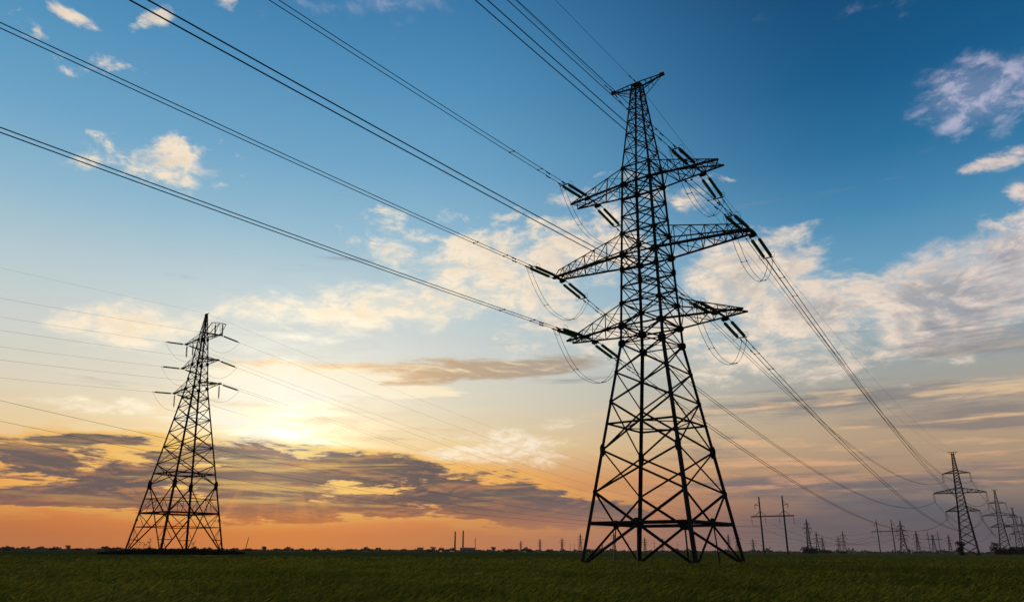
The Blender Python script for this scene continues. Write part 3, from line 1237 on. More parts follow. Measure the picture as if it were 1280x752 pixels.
G1 = 'dark bushes and trees along the horizon'
for i, (kind, b, hpx, lb) in enumerate((
        ('bush', -32.45, 2.8, 'dark round bush on the horizon at the far left picture edge'),
        ('bush', -30.05, 2.5, 'small flat bush, second from the left picture edge on the horizon'),
        ('tree', -29.25, 4.2, 'tallest dark tree on the horizon left of the left pylon'),
        ('bush', -28.7, 2.2, 'low bush just right of the tallest tree on the left horizon'),
        ('tree', -27.15, 3.6, 'rounded tree on the horizon, nearest to the left feet of the left pylon'),
        ('bush', -26.75, 2.6, 'low wide bush beside the rounded tree left of the left pylon'),
        ('bush', -19.35, 2.6, 'low bush on the horizon just left of the leaning pole'),
        ('bush', -18.2, 2.4, 'low bush on the horizon just right of the leaning pole'),
        ('tree', -17.35, 4.0, 'round dark tree on the horizon under the brightest orange sky'),
        ('bush', -15.7, 2.2, 'small bush right of the round tree under the orange sky'),
        ('bush', -13.85, 2.4, 'small lone bush midway between the left pylon and the long halls'),
        ('bush', -11.5, 2.6, 'bush at the left end of the long pale halls'),
        ('tree', -5.63, 4.6, 'pointed dark tree left of the factory chimneys'),
        ('bush', -5.95, 2.8, 'bush between the small block building and the pointed tree'),
        ('tree', -1.28, 4.6, 'round dark tree halfway between the thin mast and the leftmost tiny pylon'),
        ('bush', -.2, 3.4, 'dark bush just left of the leftmost tiny pylon'),
        ('bush', 1.3, 3.2, 'dark bush between the first two tiny pylons right of the chimneys'),
        ('bush', 2.75, 2.8, 'low bush between the second and third tiny pylons'),
        ('bush', 5.65, 3.2, 'small dark bush behind the left foot of the foreground pylon'))):
    d = 900 + 140 * (i % 5)
    h = hpx * 1.45 * d / 1050 + 1.2
    plant(kind, 1 + i % 3, b, d, h, lb, G1, 1.15 if kind == 'tree' else 1.5)
G2 = 'dark bushes round the feet of the right-hand pylons'
for i, (kind, b, d, h, lb, w) in enumerate((
        ('tree', 29.65, 368, 6.6, 'leafy dark tree at the left foot of the largest right-hand pylon', .6),
        ('bush', 20.75, 800, 8.6, 'wide dark bush round the base of the narrow column pylon', 1.25),
        ('bush', 21.75, 1000, 5.0, 'low dark bush right of the narrow column pylon', 1.5),
        ('tree', 31.5, 560, 8.4, 'dark round tree at the left foot of the second right-hand pylon', 1.0),
        ('bush', 32.15, 580, 6.0, 'dark bush between the feet of the second right-hand pylon', 1.2),
        ('bush', 32.75, 650, 6.6, 'wide dark bush in front of the third right-hand pylon', 1.6),
        ('bush', 22.7, 1100, 4.4, 'low dark bush under the small pylon pair between the portals', 1.8))):
    plant(kind, 1 + i % 3, b, d, h, lb, G2, w)

# far wood: one uncountable dark band
mb = MB()
r_ = random.Random(11)
for i in range(7500):
    b = r_.uniform(-52, 52)
    d = r_.uniform(1900, 2600)
    hump = .5 + .5 * math.sin(b * 1.7) * math.sin(b * .53 + 1) + .35 * math.sin(b * 7.1)
    h = max(1.2, 2.6 + 5.5 * max(hump, 0) ** 2 + r_.gauss(0, 1.2))
    p = bearing(b, d)
    s = r_.uniform(1.5, 3.0)
    for q in range(3):
        a = Vector((r_.gauss(0, 1), r_.gauss(0, 1), r_.gauss(0, .7))).normalized()
        bb = a.orthogonal().normalized()
        c = p + Vector((r_.gauss(0, 2.5), r_.gauss(0, 2.5), r_.uniform(.2, 1) * h))
        mb.add([tuple(c - a * s), tuple(c + bb * s), tuple(c + a * s), tuple(c - bb * s)], [(0, 1, 2, 3)])
o = mb.build('distant_treeline', M_LEAF)
tag(o, 'dark unbroken line of far trees along the whole horizon', 'treeline', kind='stuff')

# ------------------------------------------------------------------ GROUND AND WHEAT
def np_mesh(name, verts, faces_tri=None, faces_quad=None, mat=None):
    me = bpy.data.meshes.new(name)
    nv = len(verts)
    nt = 0 if faces_tri is None else len(faces_tri)
    nq = 0 if faces_quad is None else len(faces_quad)
    me.vertices.add(nv)
    me.vertices.foreach_set('co', np.ascontiguousarray(verts, np.float32).ravel())
    loops = []
    starts = []
    if nt:
        loops.append(faces_tri.ravel())
        starts.append(np.arange(nt) * 3)
    if nq:
        loops.append(faces_quad.ravel())
        starts.append(nt * 3 + np.arange(nq) * 4)
    loops = np.concatenate(loops).astype(np.int32)
    starts = np.concatenate(starts).astype(np.int32)
    me.loops.add(len(loops))
    me.loops.foreach_set('vertex_index', loops)
    me.polygons.add(nt + nq)
    me.polygons.foreach_set('loop_start', starts)
    if mat:
        me.materials.append(mat)
    me.update(calc_edges=True)
    return me


def vnoise(x, y, seed):
    """Cheap smooth value noise."""
    xi, yi = np.floor(x).astype(np.int64), np.floor(y).astype(np.int64)
    fx, fy = x - xi, y - yi
    fx, fy = fx * fx * (3 - 2 * fx), fy * fy * (3 - 2 * fy)

    def h(a, b):
        n = (a * 374761393 + b * 668265263 + seed * 1442695041) & 0x7fffffff
        n = ((n ^ (n >> 13)) * 1274126177) & 0x7fffffff
        return ((n ^ (n >> 16)) & 0xffff) / 65535.0
    return (h(xi, yi) * (1 - fx) + h(xi + 1, yi) * fx) * (1 - fy) + (h(xi, yi + 1) * (1 - fx) + h(xi + 1, yi + 1) * fx) * fy


def fbm(x, y, seed, oct=4):
    s, a, t = 0, 1.0, 0
    for i in range(oct):
        s = s + a * vnoise(x * 2 ** i, y * 2 ** i, seed + i)
        t += a
        a *= .5
    return s / t


# soil disc
N = 128
rings = [0.0, 5, 15, 40, 100, 300, 900, 2000, 3600]
mb = MB()
mb.v.append((0, 0, 0))
for r in rings[1:]:
    for i in range(N):
        mb.v.append((math.sin(2 * PI * i / N) * r, math.cos(2 * PI * i / N) * r, 0))
for i in range(N):
    mb.f.append((0, 1 + (i + 1) % N, 1 + i))
for k in range(len(rings) - 2):
    for i in range(N):
        a, b = 1 + k * N + i, 1 + k * N + (i + 1) % N
        mb.f.append((a, b, b + N, a + N))
o = mb.build('ground', M_SOIL)
tag(o, kind='structure')
bpy.context.view_layer.update()


def wheat_mat(name, k, trans, kr=1.0):
    m, nt, b = new_mat(name)
    L = nt.links.new
    geo = nt.nodes.new('ShaderNodeNewGeometry')
    mp = nt.nodes.new('ShaderNodeMapping')
    mp.inputs['Scale'].default_value = (1, 1, .15)
    L(geo.outputs['Position'], mp.inputs['Vector'])
    n1 = nt.nodes.new('ShaderNodeTexNoise')
    n1.inputs['Scale'].default_value = .16
    n1.inputs['Detail'].default_value = 5
    n2 = nt.nodes.new('ShaderNodeTexNoise')
    n2.inputs['Scale'].default_value = 2.3
    n2.inputs['Detail'].default_value = 4
    L(mp.outputs['Vector'], n1.inputs['Vector'])
    L(mp.outputs['Vector'], n2.inputs['Vector'])
    mx = nt.nodes.new('ShaderNodeMath')
    mx.operation = 'MULTIPLY_ADD'
    mx.inputs[1].default_value = .55
    L(n2.outputs['Fac'], mx.inputs[0])
    sc_ = nt.nodes.new('ShaderNodeMath')
    sc_.operation = 'MULTIPLY'
    sc_.inputs[1].default_value = .5
    L(n1.outputs['Fac'], sc_.inputs[0])
    L(sc_.outputs[0], mx.inputs[2])
    r = nt.nodes.new('ShaderNodeValToRGB')
    e = r.color_ramp.elements
    e[0].position, e[0].color = .36, (0.07906 * k * kr, 0.0966 * k, 0.01463 * k, 1)
    e[1].position, e[1].color = .66, (0.2156 * k * kr, 0.2061 * k, 0.03762 * k, 1)
    x = r.color_ramp.elements.new(.52)
    x.color = (0.1294 * k * kr, 0.152 * k, 0.02299 * k, 1)
    L(mx.outputs[0], r.inputs['Fac'])
    nt.nodes.remove(b)                    # matt leaves: plain diffuse, with light coming through the blades
    df = nt.nodes.new('ShaderNodeBsdfDiffuse')
    df.inputs['Roughness'].default_value = 1.0
    L(r.outputs['Color'], df.inputs['Color'])
    tr = nt.nodes.new('ShaderNodeBsdfTranslucent')
    L(r.outputs['Color'], tr.inputs['Color'])
    ms = nt.nodes.new('ShaderNodeMixShader')
    ms.inputs['Fac'].default_value = trans
    out = nt.nodes['Material Output']
    L(df.outputs[0], ms.inputs[1])
    L(tr.outputs[0], ms.inputs[2])
    L(ms.outputs[0], out.inputs['Surface'])
    return m


M_WHEAT = wheat_mat('green_wheat_blades', 1.0, .40)
M_CANOPY = wheat_mat('green_wheat_canopy', 1.08, .0, 1.35)

# canopy sheet (full circle, finer ahead of the camera)
angs = np.concatenate([np.linspace(-48, 48, 520), np.linspace(48, 312, 90)[1:-1]])
rr = [2.0]
while rr[-1] < 3550:
    rr.append(rr[-1] * 1.022 + .02)
rr = np.array(rr)
AA, RR = np.meshgrid(np.radians(angs), rr)
X, Y = np.sin(AA) * RR, np.cos(AA) * RR
near = np.clip((RR - 40) / 70, 0, 1)
Zs = (.50 + .17 * near) + (fbm(X * .9, Y * .9, 3) - .5) * .16 + (fbm(X * .14, Y * .14, 9) - .5) * .16 + (vnoise(X * 4, Y * 4, 5) - .5) * .05 * np.clip(1 - RR / 150, 0, 1)
Zs = np.minimum(Zs, .80)
na, nr = len(angs), len(rr)
idx = np.arange(na * nr).reshape(nr, na)
i0 = idx[:-1, :]
i1 = idx[1:, :]
quads = np.stack([i0, np.roll(i0, -1, 1), np.roll(i1, -1, 1), i1], -1).reshape(-1, 4)[:, ::-1]
vc = np.stack([X, Y, Zs], -1).reshape(-1, 3)
fan = len(vc)
vc = np.vstack([vc, [[0, 0, .5]]])

# stalks
NS = 210000
u = rng.random(NS)
rmin, rmax = 9.0, 150.0
pw = -.55
rad = (rmin ** pw + u * (rmax ** pw - rmin ** pw)) ** (1 / pw)
ang = np.radians(rng.uniform(-47, 47, NS))
px, py = np.sin(ang) * rad, np.cos(ang) * rad
patch = fbm(px * .16, py * .16, 21)
gust = fbm(px * .35 + 7, py * .22, 33, 3)
hgt = .53 + .24 * patch + rng.normal(0, .05, NS) + .16 * (gust - .5)
k = np.maximum(rad / 16, .7)
wd = .010 * k * rng.uniform(.7, 1.3, NS)
la = np.radians(20) + (gust - .5) * 3.2 + rng.normal(0, 1.0, NS)
lean = rng.uniform(.08, .26, NS) + .18 * gust
lx, ly = np.cos(la) * lean, np.sin(la) * lean
fa = rng.uniform(0, PI, NS)
wx, wy = np.cos(fa) * wd, np.sin(fa) * wd
zer = np.zeros(NS)
base = np.stack([px, py, zer + .18], -1)
W = np.stack([wx, wy, zer], -1)
mid = base + np.stack([lx * .35, ly * .35, hgt * .62 - .1], -1)
tip = base + np.stack([lx * 1.2, ly * 1.2, hgt - .18], -1)
sv = np.stack([base - W, base + W, mid - W * .9, mid + W * .9, tip], 1).reshape(-1, 3)
# ear with awns: a slim nodding spindle
e0 = tip - np.stack([lx * .15, ly * .15, zer + .05], -1)
e2 = tip + np.stack([lx * .55, ly * .55, zer + .05], -1)
ew = W * 1.25
em = (e0 + e2) / 2 + np.array([0, 0, .012])
ev = np.stack([e0, em - ew, em + ew, e2], 1).reshape(-1, 3)
o1 = len(vc)
si = o1 + np.arange(NS) * 5
sq = np.stack([si, si + 1, si + 3, si + 2], -1)
st = np.stack([si + 2, si + 3, si + 4], -1)
o2 = o1 + NS * 5
ei = o2 + np.arange(NS) * 4
eq = np.stack([ei, ei + 1, ei + 3, ei + 2], -1)
fanf = np.stack([np.full(na, fan), idx[0], np.roll(idx[0], -1)], -1)[:, ::-1]
me = np_mesh('wheat_field', np.vstack([vc, sv, ev]), np.vstack([st, fanf]), np.vstack([quads, sq, eq]), M_CANOPY)
me.materials.append(M_WHEAT)
mi = np.ones(len(me.polygons), np.int32)
mi[NS:NS + len(fanf)] = 0
mi[NS + len(fanf):NS + len(fanf) + len(quads)] = 0
me.polygons.foreach_set('material_index', mi)
o = bpy.data.objects.new('wheat_field', me)
COL.objects.link(o)
tag(o, 'flat field of standing green wheat, wind-combed and dark in the dusk', 'crop', kind='stuff')

# weeds on the patch under the left pylon, and round the feet of the near one
def weeds(name, label, centre, radius, n, hmin, hmax, ring=False):
    mb = MB()
    r_ = random.Random(5)
    for i in range(n):
        if ring:
            a, q = r_.uniform(0, 6.28), radius * math.sqrt(r_.random())
        else:
            a, q = r_.uniform(0, 6.28), radius * math.sqrt(r_.random())
        b = Vector(centre) + Vector((math.cos(a) * q, math.sin(a) * q, .2))
        h = r_.uniform(hmin, hmax) * (1 - .45 * (q / radius) ** 2)
        l = Vector((r_.gauss(0, .22), r_.gauss(0, .22), 1))
        w = Vector((r_.gauss(0, 1), r_.gauss(0, 1), 0)).normalized() * r_.uniform(.03, .07)
        t = b + l * h
        m = b + Vector((l.x * .3, l.y * .3, .55)) * h
        mb.add([tuple(b - w), tuple(b + w), tuple(m + w), tuple(m - w), tuple(t)], [(0, 1, 2, 3), (3, 2, 4)])
        if i % 3 == 0:
            for k in range(3):
                c = b.lerp(t, r_.uniform(.4, .95))
                e = c + Vector((r_.gauss(0, .25), r_.gauss(0, .25), r_.uniform(.0, .25)))
                s = Vector((0, 0, .05))
                mb.add([tuple(c), tuple((c + e) / 2 + s), tuple(e), tuple((c + e) / 2 - s)], [(0, 1, 2, 3)])
    o = mb.build(name, M_WEED)
    tag(o, label, 'weeds', kind='stuff')
    return o


weeds('weed_patch', 'dark rough weeds covering the ground under the left pylon', LEFT, 15.0, 14000, 1.1, 1.9)
# a few tall stems standing out of the patch
for i, (b, d, h, lb) in enumerate(((-25.25, 186, 3.6, 'thin tall dry weed, leftmost beside the left pylon'),
                                   (-24.95, 184, 2.9, 'thin short dry weed between two taller ones left of the left pylon'),
                                   (-24.65, 186, 3.9, 'thin tall dry weed nearest the left foot of the left pylon'),
                                   (-21.95, 186, 3.4, 'bushy dry weed seen between the left feet of the left pylon'))):
    root = thing('tall_weed', lb, 'weed', bearing(b, d), 0, 'tall dry weeds beside the left pylon')
    r_ = random.Random(50 + i)
    mb = MB()
    mb.rod((0, 0, 0), (.15, .05, h), .045, .015, 5)
    for k in range(9):
        z = h * r_.uniform(.3, .95)
        a = r_.uniform(0, 6.28)
        mb.rod((.15 * z / h, 0, z), (.15 * z / h + math.cos(a) * .5, math.sin(a) * .5, z + .5), .022, .01, 4)
    mb.build('stem', M_WEED, root)
    mb = MB()
    for k in range(10):
        z = h * r_.uniform(.35, 1)
        leaf_cloud(mb, (r_.gauss(.1, .3), r_.gauss(0, .3), z), (.3, .3, .3), 6, .10, i * 100 + k)
    mb.build('foliage', M_WEED, root)

# ------------------------------------------------------------------ HAZE
HAZE_DENSITY = 0.00004
mb = MB()
mb.box((0, 0, 33.5), 8200, 8200, 69)
hz = mb.mesh('haze', M_SOIL)
hz.materials.clear()
mh = bpy.data.materials.new('evening_haze')
mh.use_nodes = True
nt = mh.node_tree
nt.nodes.clear()
out = nt.nodes.new('ShaderNodeOutputMaterial')
pv = nt.nodes.new('ShaderNodeVolumePrincipled')
pv.inputs['Color'].default_value = (.82, .84, .88, 1)
pv.inputs['Density'].default_value = HAZE_DENSITY
pv.inputs['Anisotropy'].default_value = 0.0
nt.links.new(pv.outputs[0], out.inputs['Volume'])
hz.materials.append(mh)
o = bpy.data.objects.new('haze', hz)
COL.objects.link(o)
tag(o, kind='stuff')

# ------------------------------------------------------------------ SUN
sl = bpy.data.lights.new('sun', 'SUN')
sl.energy = 2.1
sl.angle = R(4)
sl.color = (1.0, .72, .42)
so = bpy.data.objects.new('sun', sl)
COL.objects.link(so)
sd = Vector((math.sin(R(SUN_AZ)) * math.cos(R(SUN_EL)), math.cos(R(SUN_AZ)) * math.cos(R(SUN_EL)), math.sin(R(SUN_EL))))
so.rotation_euler = sd.to_track_quat('Z', 'Y').to_euler()
so.location = (-60, 200, 60)

# ------------------------------------------------------------------ SKY (world): Nishita base, evening grading, cloud layers by bearing and elevation
world = bpy.data.worlds.new('World')
scene.world = world
world.use_nodes = True
wt = world.node_tree
wt.nodes.clear()


class X_:
    """Tiny expression wrapper that builds Math nodes."""

    def __init__(self, s):
        self.s = s

    @staticmethod
    def m(op, *a, clamp=False):
        n = wt.nodes.new('ShaderNodeMath')
        n.operation = op
        n.use_clamp = clamp
        for i, v in enumerate(a):
            if isinstance(v, X_):
                wt.links.new(v.s, n.inputs[i])
            else:
                n.inputs[i].default_value = v
        return X_(n.outputs[0])

    def __add__(s, o): return X_.m('ADD', s, o)
    __radd__ = __add__
    def __sub__(s, o): return X_.m('SUBTRACT', s, o)
    def __rsub__(s, o): return X_.m('SUBTRACT', o, s)
    def __mul__(s, o): return X_.m('MULTIPLY', s, o)
    __rmul__ = __mul__
    def __truediv__(s, o): return X_.m('DIVIDE', s, o)
    def __neg__(s): return X_.m('MULTIPLY', s, -1.0)
    def pow(s, e): return X_.m('POWER', s, e)
    def clamp(s): return X_.m('ADD', s, 0.0, clamp=True)
    def max(s, o): return X_.m('MAXIMUM', s, o)
    def min(s, o): return X_.m('MINIMUM', s, o)
    def abs(s): return X_.m('ABSOLUTE', s)
    def exp(s): return X_.m('EXPONENT', s)
    def sin(s): return X_.m('SINE', s)


def smooth(x, a, b):
    n = wt.nodes.new('ShaderNodeMapRange')
    n.interpolation_type = 'SMOOTHSTEP'
    wt.links.new(x.s, n.inputs['Value'])
    n.inputs['From Min'].default_value = a
    n.inputs['From Max'].default_value = b
    return X_(n.outputs['Result'])


def vec(x, y, z):
    n = wt.nodes.new('ShaderNodeCombineXYZ')
    for i, v in enumerate((x, y, z)):
        if isinstance(v, X_):
            wt.links.new(v.s, n.inputs[i])
        else:
            n.inputs[i].default_value = v
    return n.outputs[0]


def noise(v, scale, detail=7.0, rough=.58, dist=0.0, lac=2.0):
    n = wt.nodes.new('ShaderNodeTexNoise')
    wt.links.new(v, n.inputs['Vector'])
    n.inputs['Scale'].default_value = scale
    n.inputs['Detail'].default_value = detail
    n.inputs['Roughness'].default_value = rough
    n.inputs['Lacunarity'].default_value = lac
    n.inputs['Distortion'].default_value = dist
    return X_(n.outputs['Fac'])


def ramp(x, lo, hi, stops):
    """Colours (sRGB 0-255) along x."""
    t = (x - lo) / (hi - lo)
    n = wt.nodes.new('ShaderNodeValToRGB')
    wt.links.new(t.s, n.inputs['Fac'])
    n.color_ramp.interpolation = 'LINEAR'
    es = n.color_ramp.elements
    for i, (p, c) in enumerate(stops):
        e = es[i] if i < 2 else es.new((p - lo) / (hi - lo))
        e.position = (p - lo) / (hi - lo)
        e.color = lin(c)
    return n.outputs['Color']


def lin(c, k=1.0):
    f = lambda v: (v / 255 / 12.92 if v / 255 <= .04045 else ((v / 255 + .055) / 1.055) ** 2.4) * k
    return (f(c[0]), f(c[1]), f(c[2]), 1.0)


def mixc(a, b, f, mode='MIX'):
    n = wt.nodes.new('ShaderNodeMix')
    n.data_type = 'RGBA'
    n.blend_type = mode
    n.clamp_result = False
    for s, v in ((n.inputs[6], a), (n.inputs[7], b)):
        if isinstance(v, tuple):
            s.default_value = v
        else:
            wt.links.new(v, s)
    if isinstance(f, X_):
        wt.links.new(f.s, n.inputs[0])
    else:
        n.inputs[0].default_value = f
    return n.outputs[2]


tc = wt.nodes.new('ShaderNodeTexCoord')
nrm = wt.nodes.new('ShaderNodeVectorMath')
nrm.operation = 'NORMALIZE'
wt.links.new(tc.outputs['Generated'], nrm.inputs[0])
sep = wt.nodes.new('ShaderNodeSeparateXYZ')
wt.links.new(nrm.outputs[0], sep.inputs[0])
dx, dy, dz = (X_(sep.outputs[i]) for i in range(3))
DEG = 180 / PI
el = X_.m('ARCSINE', dz) * DEG
az = X_.m('ARCTAN2', dx, dy) * DEG
elp = el.max(0.0)
# cloud-deck coordinates: where the view ray meets a high flat layer
den = dz.max(0.0) + .20
deck = vec(dx / den, dy / den, 0.0)
azel1 = vec(az, el, 1.0)
flat = vec(az * .085, el * .46, 0.0)         # stretched bands near the horizon
band = vec(az * .035, el * .55, 3.0)
# how far from the sun
dot = dx * sd.x + dy * sd.y + dz * sd.z
gam = X_.m('ARCCOSINE', dot.min(1.0).max(-1.0)) * DEG
daz = (az - SUN_AZ).abs()

# --- clear sky
sky = wt.nodes.new('ShaderNodeTexSky')
sky.sky_type = 'NISHITA'
sky.sun_disc = False
sky.sun_elevation = R(SUN_EL)
sky.sun_rotation = R(SUN_AZ)
sky.air_density = 1.0
sky.dust_density = 1.2
sky.ozone_density = 2.0
nis = mixc(sky.outputs['Color'], (0.085, 0.085, 0.085, 1), 1.0, 'MULTIPLY')
warm = ramp(elp, 0, 60, [(0, (206, 124, 80)), (60, (24, 84, 130)), (2.2, (214, 118, 56)), (5, (228, 148, 70)), (7.5, (230, 200, 148)), (10.5, (217, 208, 186)), (14, (205, 209, 204)),
                         (18, (184, 203, 209)), (23, (140, 184, 208)), (28, (106, 164, 200)), (34, (78, 144, 188)), (41, (52, 118, 168))])
cool = ramp(elp, 0, 60, [(0, (92, 84, 90)), (60, (4, 40, 78)), (2.5, (108, 102, 106)), (5, (168, 138, 114)), (8, (184, 158, 130)), (11, (166, 162, 152)), (15, (142, 170, 182)),
                         (19, (106, 160, 192)), (23, (70, 136, 178)), (27, (40, 112, 158)), (32, (18, 90, 138)), (40, (8, 68, 112))])
dusk = ramp(elp, 0, 60, [(0, (70, 70, 84)), (60, (8, 30, 62)), (6, (86, 84, 98)), (14, (76, 92, 118)), (30, (24, 62, 104))])
side = smooth(az - SUN_AZ, 8.0, 46.0)
clear = mixc(warm, cool, side)
back = smooth(daz, 60.0, 120.0)
clear = mixc(clear, dusk, back)
clear = mixc(clear, nis, 0.06)

def blobs(table):
    out = None
    for (a, e, ra, re_, rot, k) in table:
        cr, sr = math.cos(R(rot)), math.sin(R(rot))
        uv = []
        for row in ((cr / ra, sr / ra, -(a * cr + e * sr) / ra), (-sr / re_, cr / re_, (a * sr - e * cr) / re_)):
            d_ = wt.nodes.new('ShaderNodeVectorMath')
            d_.operation = 'DOT_PRODUCT'
            wt.links.new(azel1, d_.inputs[0])
            d_.inputs[1].default_value = row
            uv.append(X_(d_.outputs['Value']))
        ln = X_.m('SQRT', X_.m('MULTIPLY_ADD', uv[0], uv[0], uv[1] * uv[1]))
        v = X_.m('MULTIPLY_ADD', ln, -k, k)
        out = v if out is None else X_.m('SMOOTH_MAX', out, v, .25)
    return out.max(-.6)

CLOUD_A = [ (-37.46, 32.31, 1.56, 0.75, -21.95, 0.8),
           (-35.96, 33.72, 2.17, 0.6, -10.68, 0.8),
           (-33.1, 30.95, 2.62, 1.1, 16.2, 0.75),
           (-29.96, 35.05, 1.6, 0.89, 32.54, 1),
           (-24.85, 37.26, 1.37, 0.71, 12.73, 0.9),
           (-33.41, 32.36, 1.46, 0.64, -44.63, 0.5),
           (-32.67, 25.06, 2.93, 1.33, 24.22, 0.85),
           (-26.96, 26.08, 4.7, 2.07, 6.59, 1.15),
           (-10.42, 23.88, 2.58, 1.07, 4.07, 0.8),
           (-9.66, 22.01, 4.48, 2.16, 3.55, 1),
           (-2.62, 21.2, 8.39, 3.66, 15.03, 1),
           (3.92, 21.81, 6.45, 4.59, 17.49, 1),
           (-5.14, 18.58, 12.58, 2.55, 6.39, 1.1),
           (-14.37, 16.65, 8.36, 1.9, 4.13, 1.1),
           (-27.83, 14.89, 6.52, 2.07, 7.58, 1.1),
           (-19.12, 16.89, 4.59, 1.28, 5.67, 0.9),
           (8.51, 22.85, 4.44, 3.68, 25.32, 0.9),
           (14.6, 25.38, 3.8, 2.22, -5.55, 0.85),
           (18.22, 19.44, 7.93, 3.61, 4.26, 1.4),
           (22.43, 16.1, 9.31, 3.28, -0.76, 1.35),
           (10.07, 16.15, 13.35, 2.4, 2.45, 0.8),
           (31.72, 15.98, 7.92, 4.15, 13.06, 2.0),
           (35.52, 18.39, 4.08, 2.8, 15.3, 1.7),
           (28.01, 14.34, 5.52, 2.69, 3.8, 1),
           (35.88, 24.18, 2.86, 0.66, 0.37, 0.95),
           (36.96, 21.98, 0.98, 0.7, -14.41, 0.8),
           (17.59, 13.06, 12.95, 2.08, -3.57, 0.8),
           (-29.12, 9.14, 5.2, 0.63, 1.84, 0.9),
           (-18.57, 11.89, 6.14, 1.84, 4.03, 1.1),
           (-19.12, 6.76, 3.23, 1.67, 2.52, 1.0),
           (0.04, 7.34, 7.21, 1.76, 5.04, 0.8) ]
CLOUD_B = [ (-31.28, 5.58, 6.59, 1.71, 3.54, 0.8),
           (-24.1, 4.92, 7.45, 2.13, 2.36, 0.8),
           (-17.52, 4.39, 6.47, 2.64, 1.56, 1.35),
           (-10.02, 5.58, 7.53, 1.25, -4.72, 1.1),
           (-1.13, 3.74, 11.1, 2.05, -7.41, 1.2),
           (-29.23, 6.89, 5.08, 0.62, 4.0, 1.2),
           (4.74, 2.45, 8.68, 1.46, -0.01, 0.9),
           (-30.86, 3.12, 5.66, 1.19, 2.06, 0.9),
           (-25.33, 3.15, 5.78, 1.14, 1.68, 1.0),
           (-11.58, 3.19, 7.88, 1.12, 0.83, 0.9) ]
CLOUD_C = [ (-7.41, 12.7, 12.07, 1.14, 4.63, 1.15),
           (0.64, 13.2, 7.45, 0.97, 4.89, 1.2),
           (-13.45, 12.8, 5.89, 0.77, 3.12, 1.0),
           (-17.53, 12.77, 4.55, 0.58, 4.07, 0.8) ]
CLOUD_D = [ (23.82, 10.07, 13.37, 1.43, -0.73, 1.0),
           (32.25, 8.34, 7.48, 2.29, -4.84, 1.1),
           (19.52, 4.79, 11.56, 1.31, -1.41, 0.9),
           (27.69, 2.5, 10.14, 2.53, -1.05, 1.1),
           (15.36, 7.13, 7.83, 0.91, -1.7, 0.6),
           (32.6, 12.94, 5.95, 2.05, 3.67, 0.7),
           (29.6, 5.98, 7.3, 1.03, -3.08, 0.5),
           (20.72, 1.46, 13.15, 1.58, -0.32, 1.2) ]
CLOUD_E = [ (-10.37, 11.41, 11.25, 0.53, 1.16, 1.2),
           (-17.94, 11.24, 6.16, 1.72, 3.7, 1.6),
           (-13.09, 11.88, 4.7, 0.94, 5.85, 1.0),
           (-19.39, 6.75, 3.22, 1.11, 2.55, 1.0),
           (-16.09, 6.66, 4.17, 0.68, 2.09, 1.1),
           (-21.53, 8.97, 3.18, 1.11, 3.67, 0.8) ]
CLOUD_F = [ (35.73, 28.77, 4.52, 2.93, 6.21, 1.0),
           (29.82, 35.97, 4.57, 0.9, -8.1, 0.2),
           (-15.25, 38.78, 8.97, 0.83, 7.59, 0.25) ]

sdx, sdy = math.sin(R(SUN_AZ)), math.cos(R(SUN_AZ))
nd = noise(deck, 4.3, 10.0, .66, .55)              # broken altocumulus
ndo = noise(vec(dx / den + sdx * .05, dy / den + sdy * .04, 0.0), 4.3, 5.0, .66, .55)
nd2 = noise(deck, 17.0, 6.0, .62, .3)
nf = noise(flat, 1.05, 10.0, .64, .5)             # low bank
nfo = noise(vec(az * .085, el * .46 + .10, 0.0), 1.05, 6.0, .64, .5)
nf2 = noise(flat, 3.6, 7.0, .64, .3)
nb = noise(band, .95, 8.0, .60, .4)               # long thin layers

# --- high bright cloud
mA = blobs(CLOUD_A)
ripple = smooth(nd2 * .65 + nd * .35, .42, .58)
hi = smooth(el, 18.0, 30.0)
dA = mA * 1.15 + (nd - .5) * 3.0 + (nd2 - .5) * (hi * 2.6 + .8) - hi * .12
aA = smooth(dA, .0, .95) * (ripple * .48 + .52 + smooth(dA, .7, 1.4) * .3).min(1.0)
thick = smooth(dA, .4, 1.4)
cA_lit = ramp(gam, 0, 70, [(0, (255, 250, 232)), (70, (214, 202, 204)), (10, (255, 240, 212)), (22, (250, 230, 204)), (36, (245, 225, 202)), (50, (236, 216, 202))])
cA_shd = ramp(gam, 0, 70, [(0, (255, 226, 170)), (70, (120, 138, 164)), (14, (240, 220, 192)), (28, (206, 196, 184)), (45, (158, 158, 164))])
relief = smooth((ndo - nd) * 1.6 + (nd2 - .5) * .35 + mA * .10, -.14, .30)
cA = mixc(cA_lit, cA_shd, thick * relief * .9)
mF = blobs(CLOUD_F)                                # thin high veil
aF = smooth(mF * 1.2 + (nd - .5) * 1.6 + (nd2 - .5) * 1.6, .0, 1.0) * (smooth(nd2, .42, .62) * .7 + .3)
c = mixc(clear, lin((196, 192, 214)), aF * .75)
c = mixc(c, cA, aA * .93)

# --- long grey streaks above the sun (their undersides are lit)
mC = blobs(CLOUD_C)
dC = mC * 1.0 + (nf - .5) * 2.6 + (nf2 - .5) * .8
aC = smooth(dC, .02, .55) * smooth(mC, -.40, .05)
cC = mixc(ramp(gam, 0, 40, [(0, (250, 214, 160)), (40, (150, 146, 148)), (6, (226, 180, 124)), (14, (184, 154, 122)), (24, (160, 148, 138))]), lin((255, 232, 184)), smooth(nfo - nf + (nf2 - .5) * .2, .02, -.14) * .8)
c = mixc(c, cC, aC * .85)

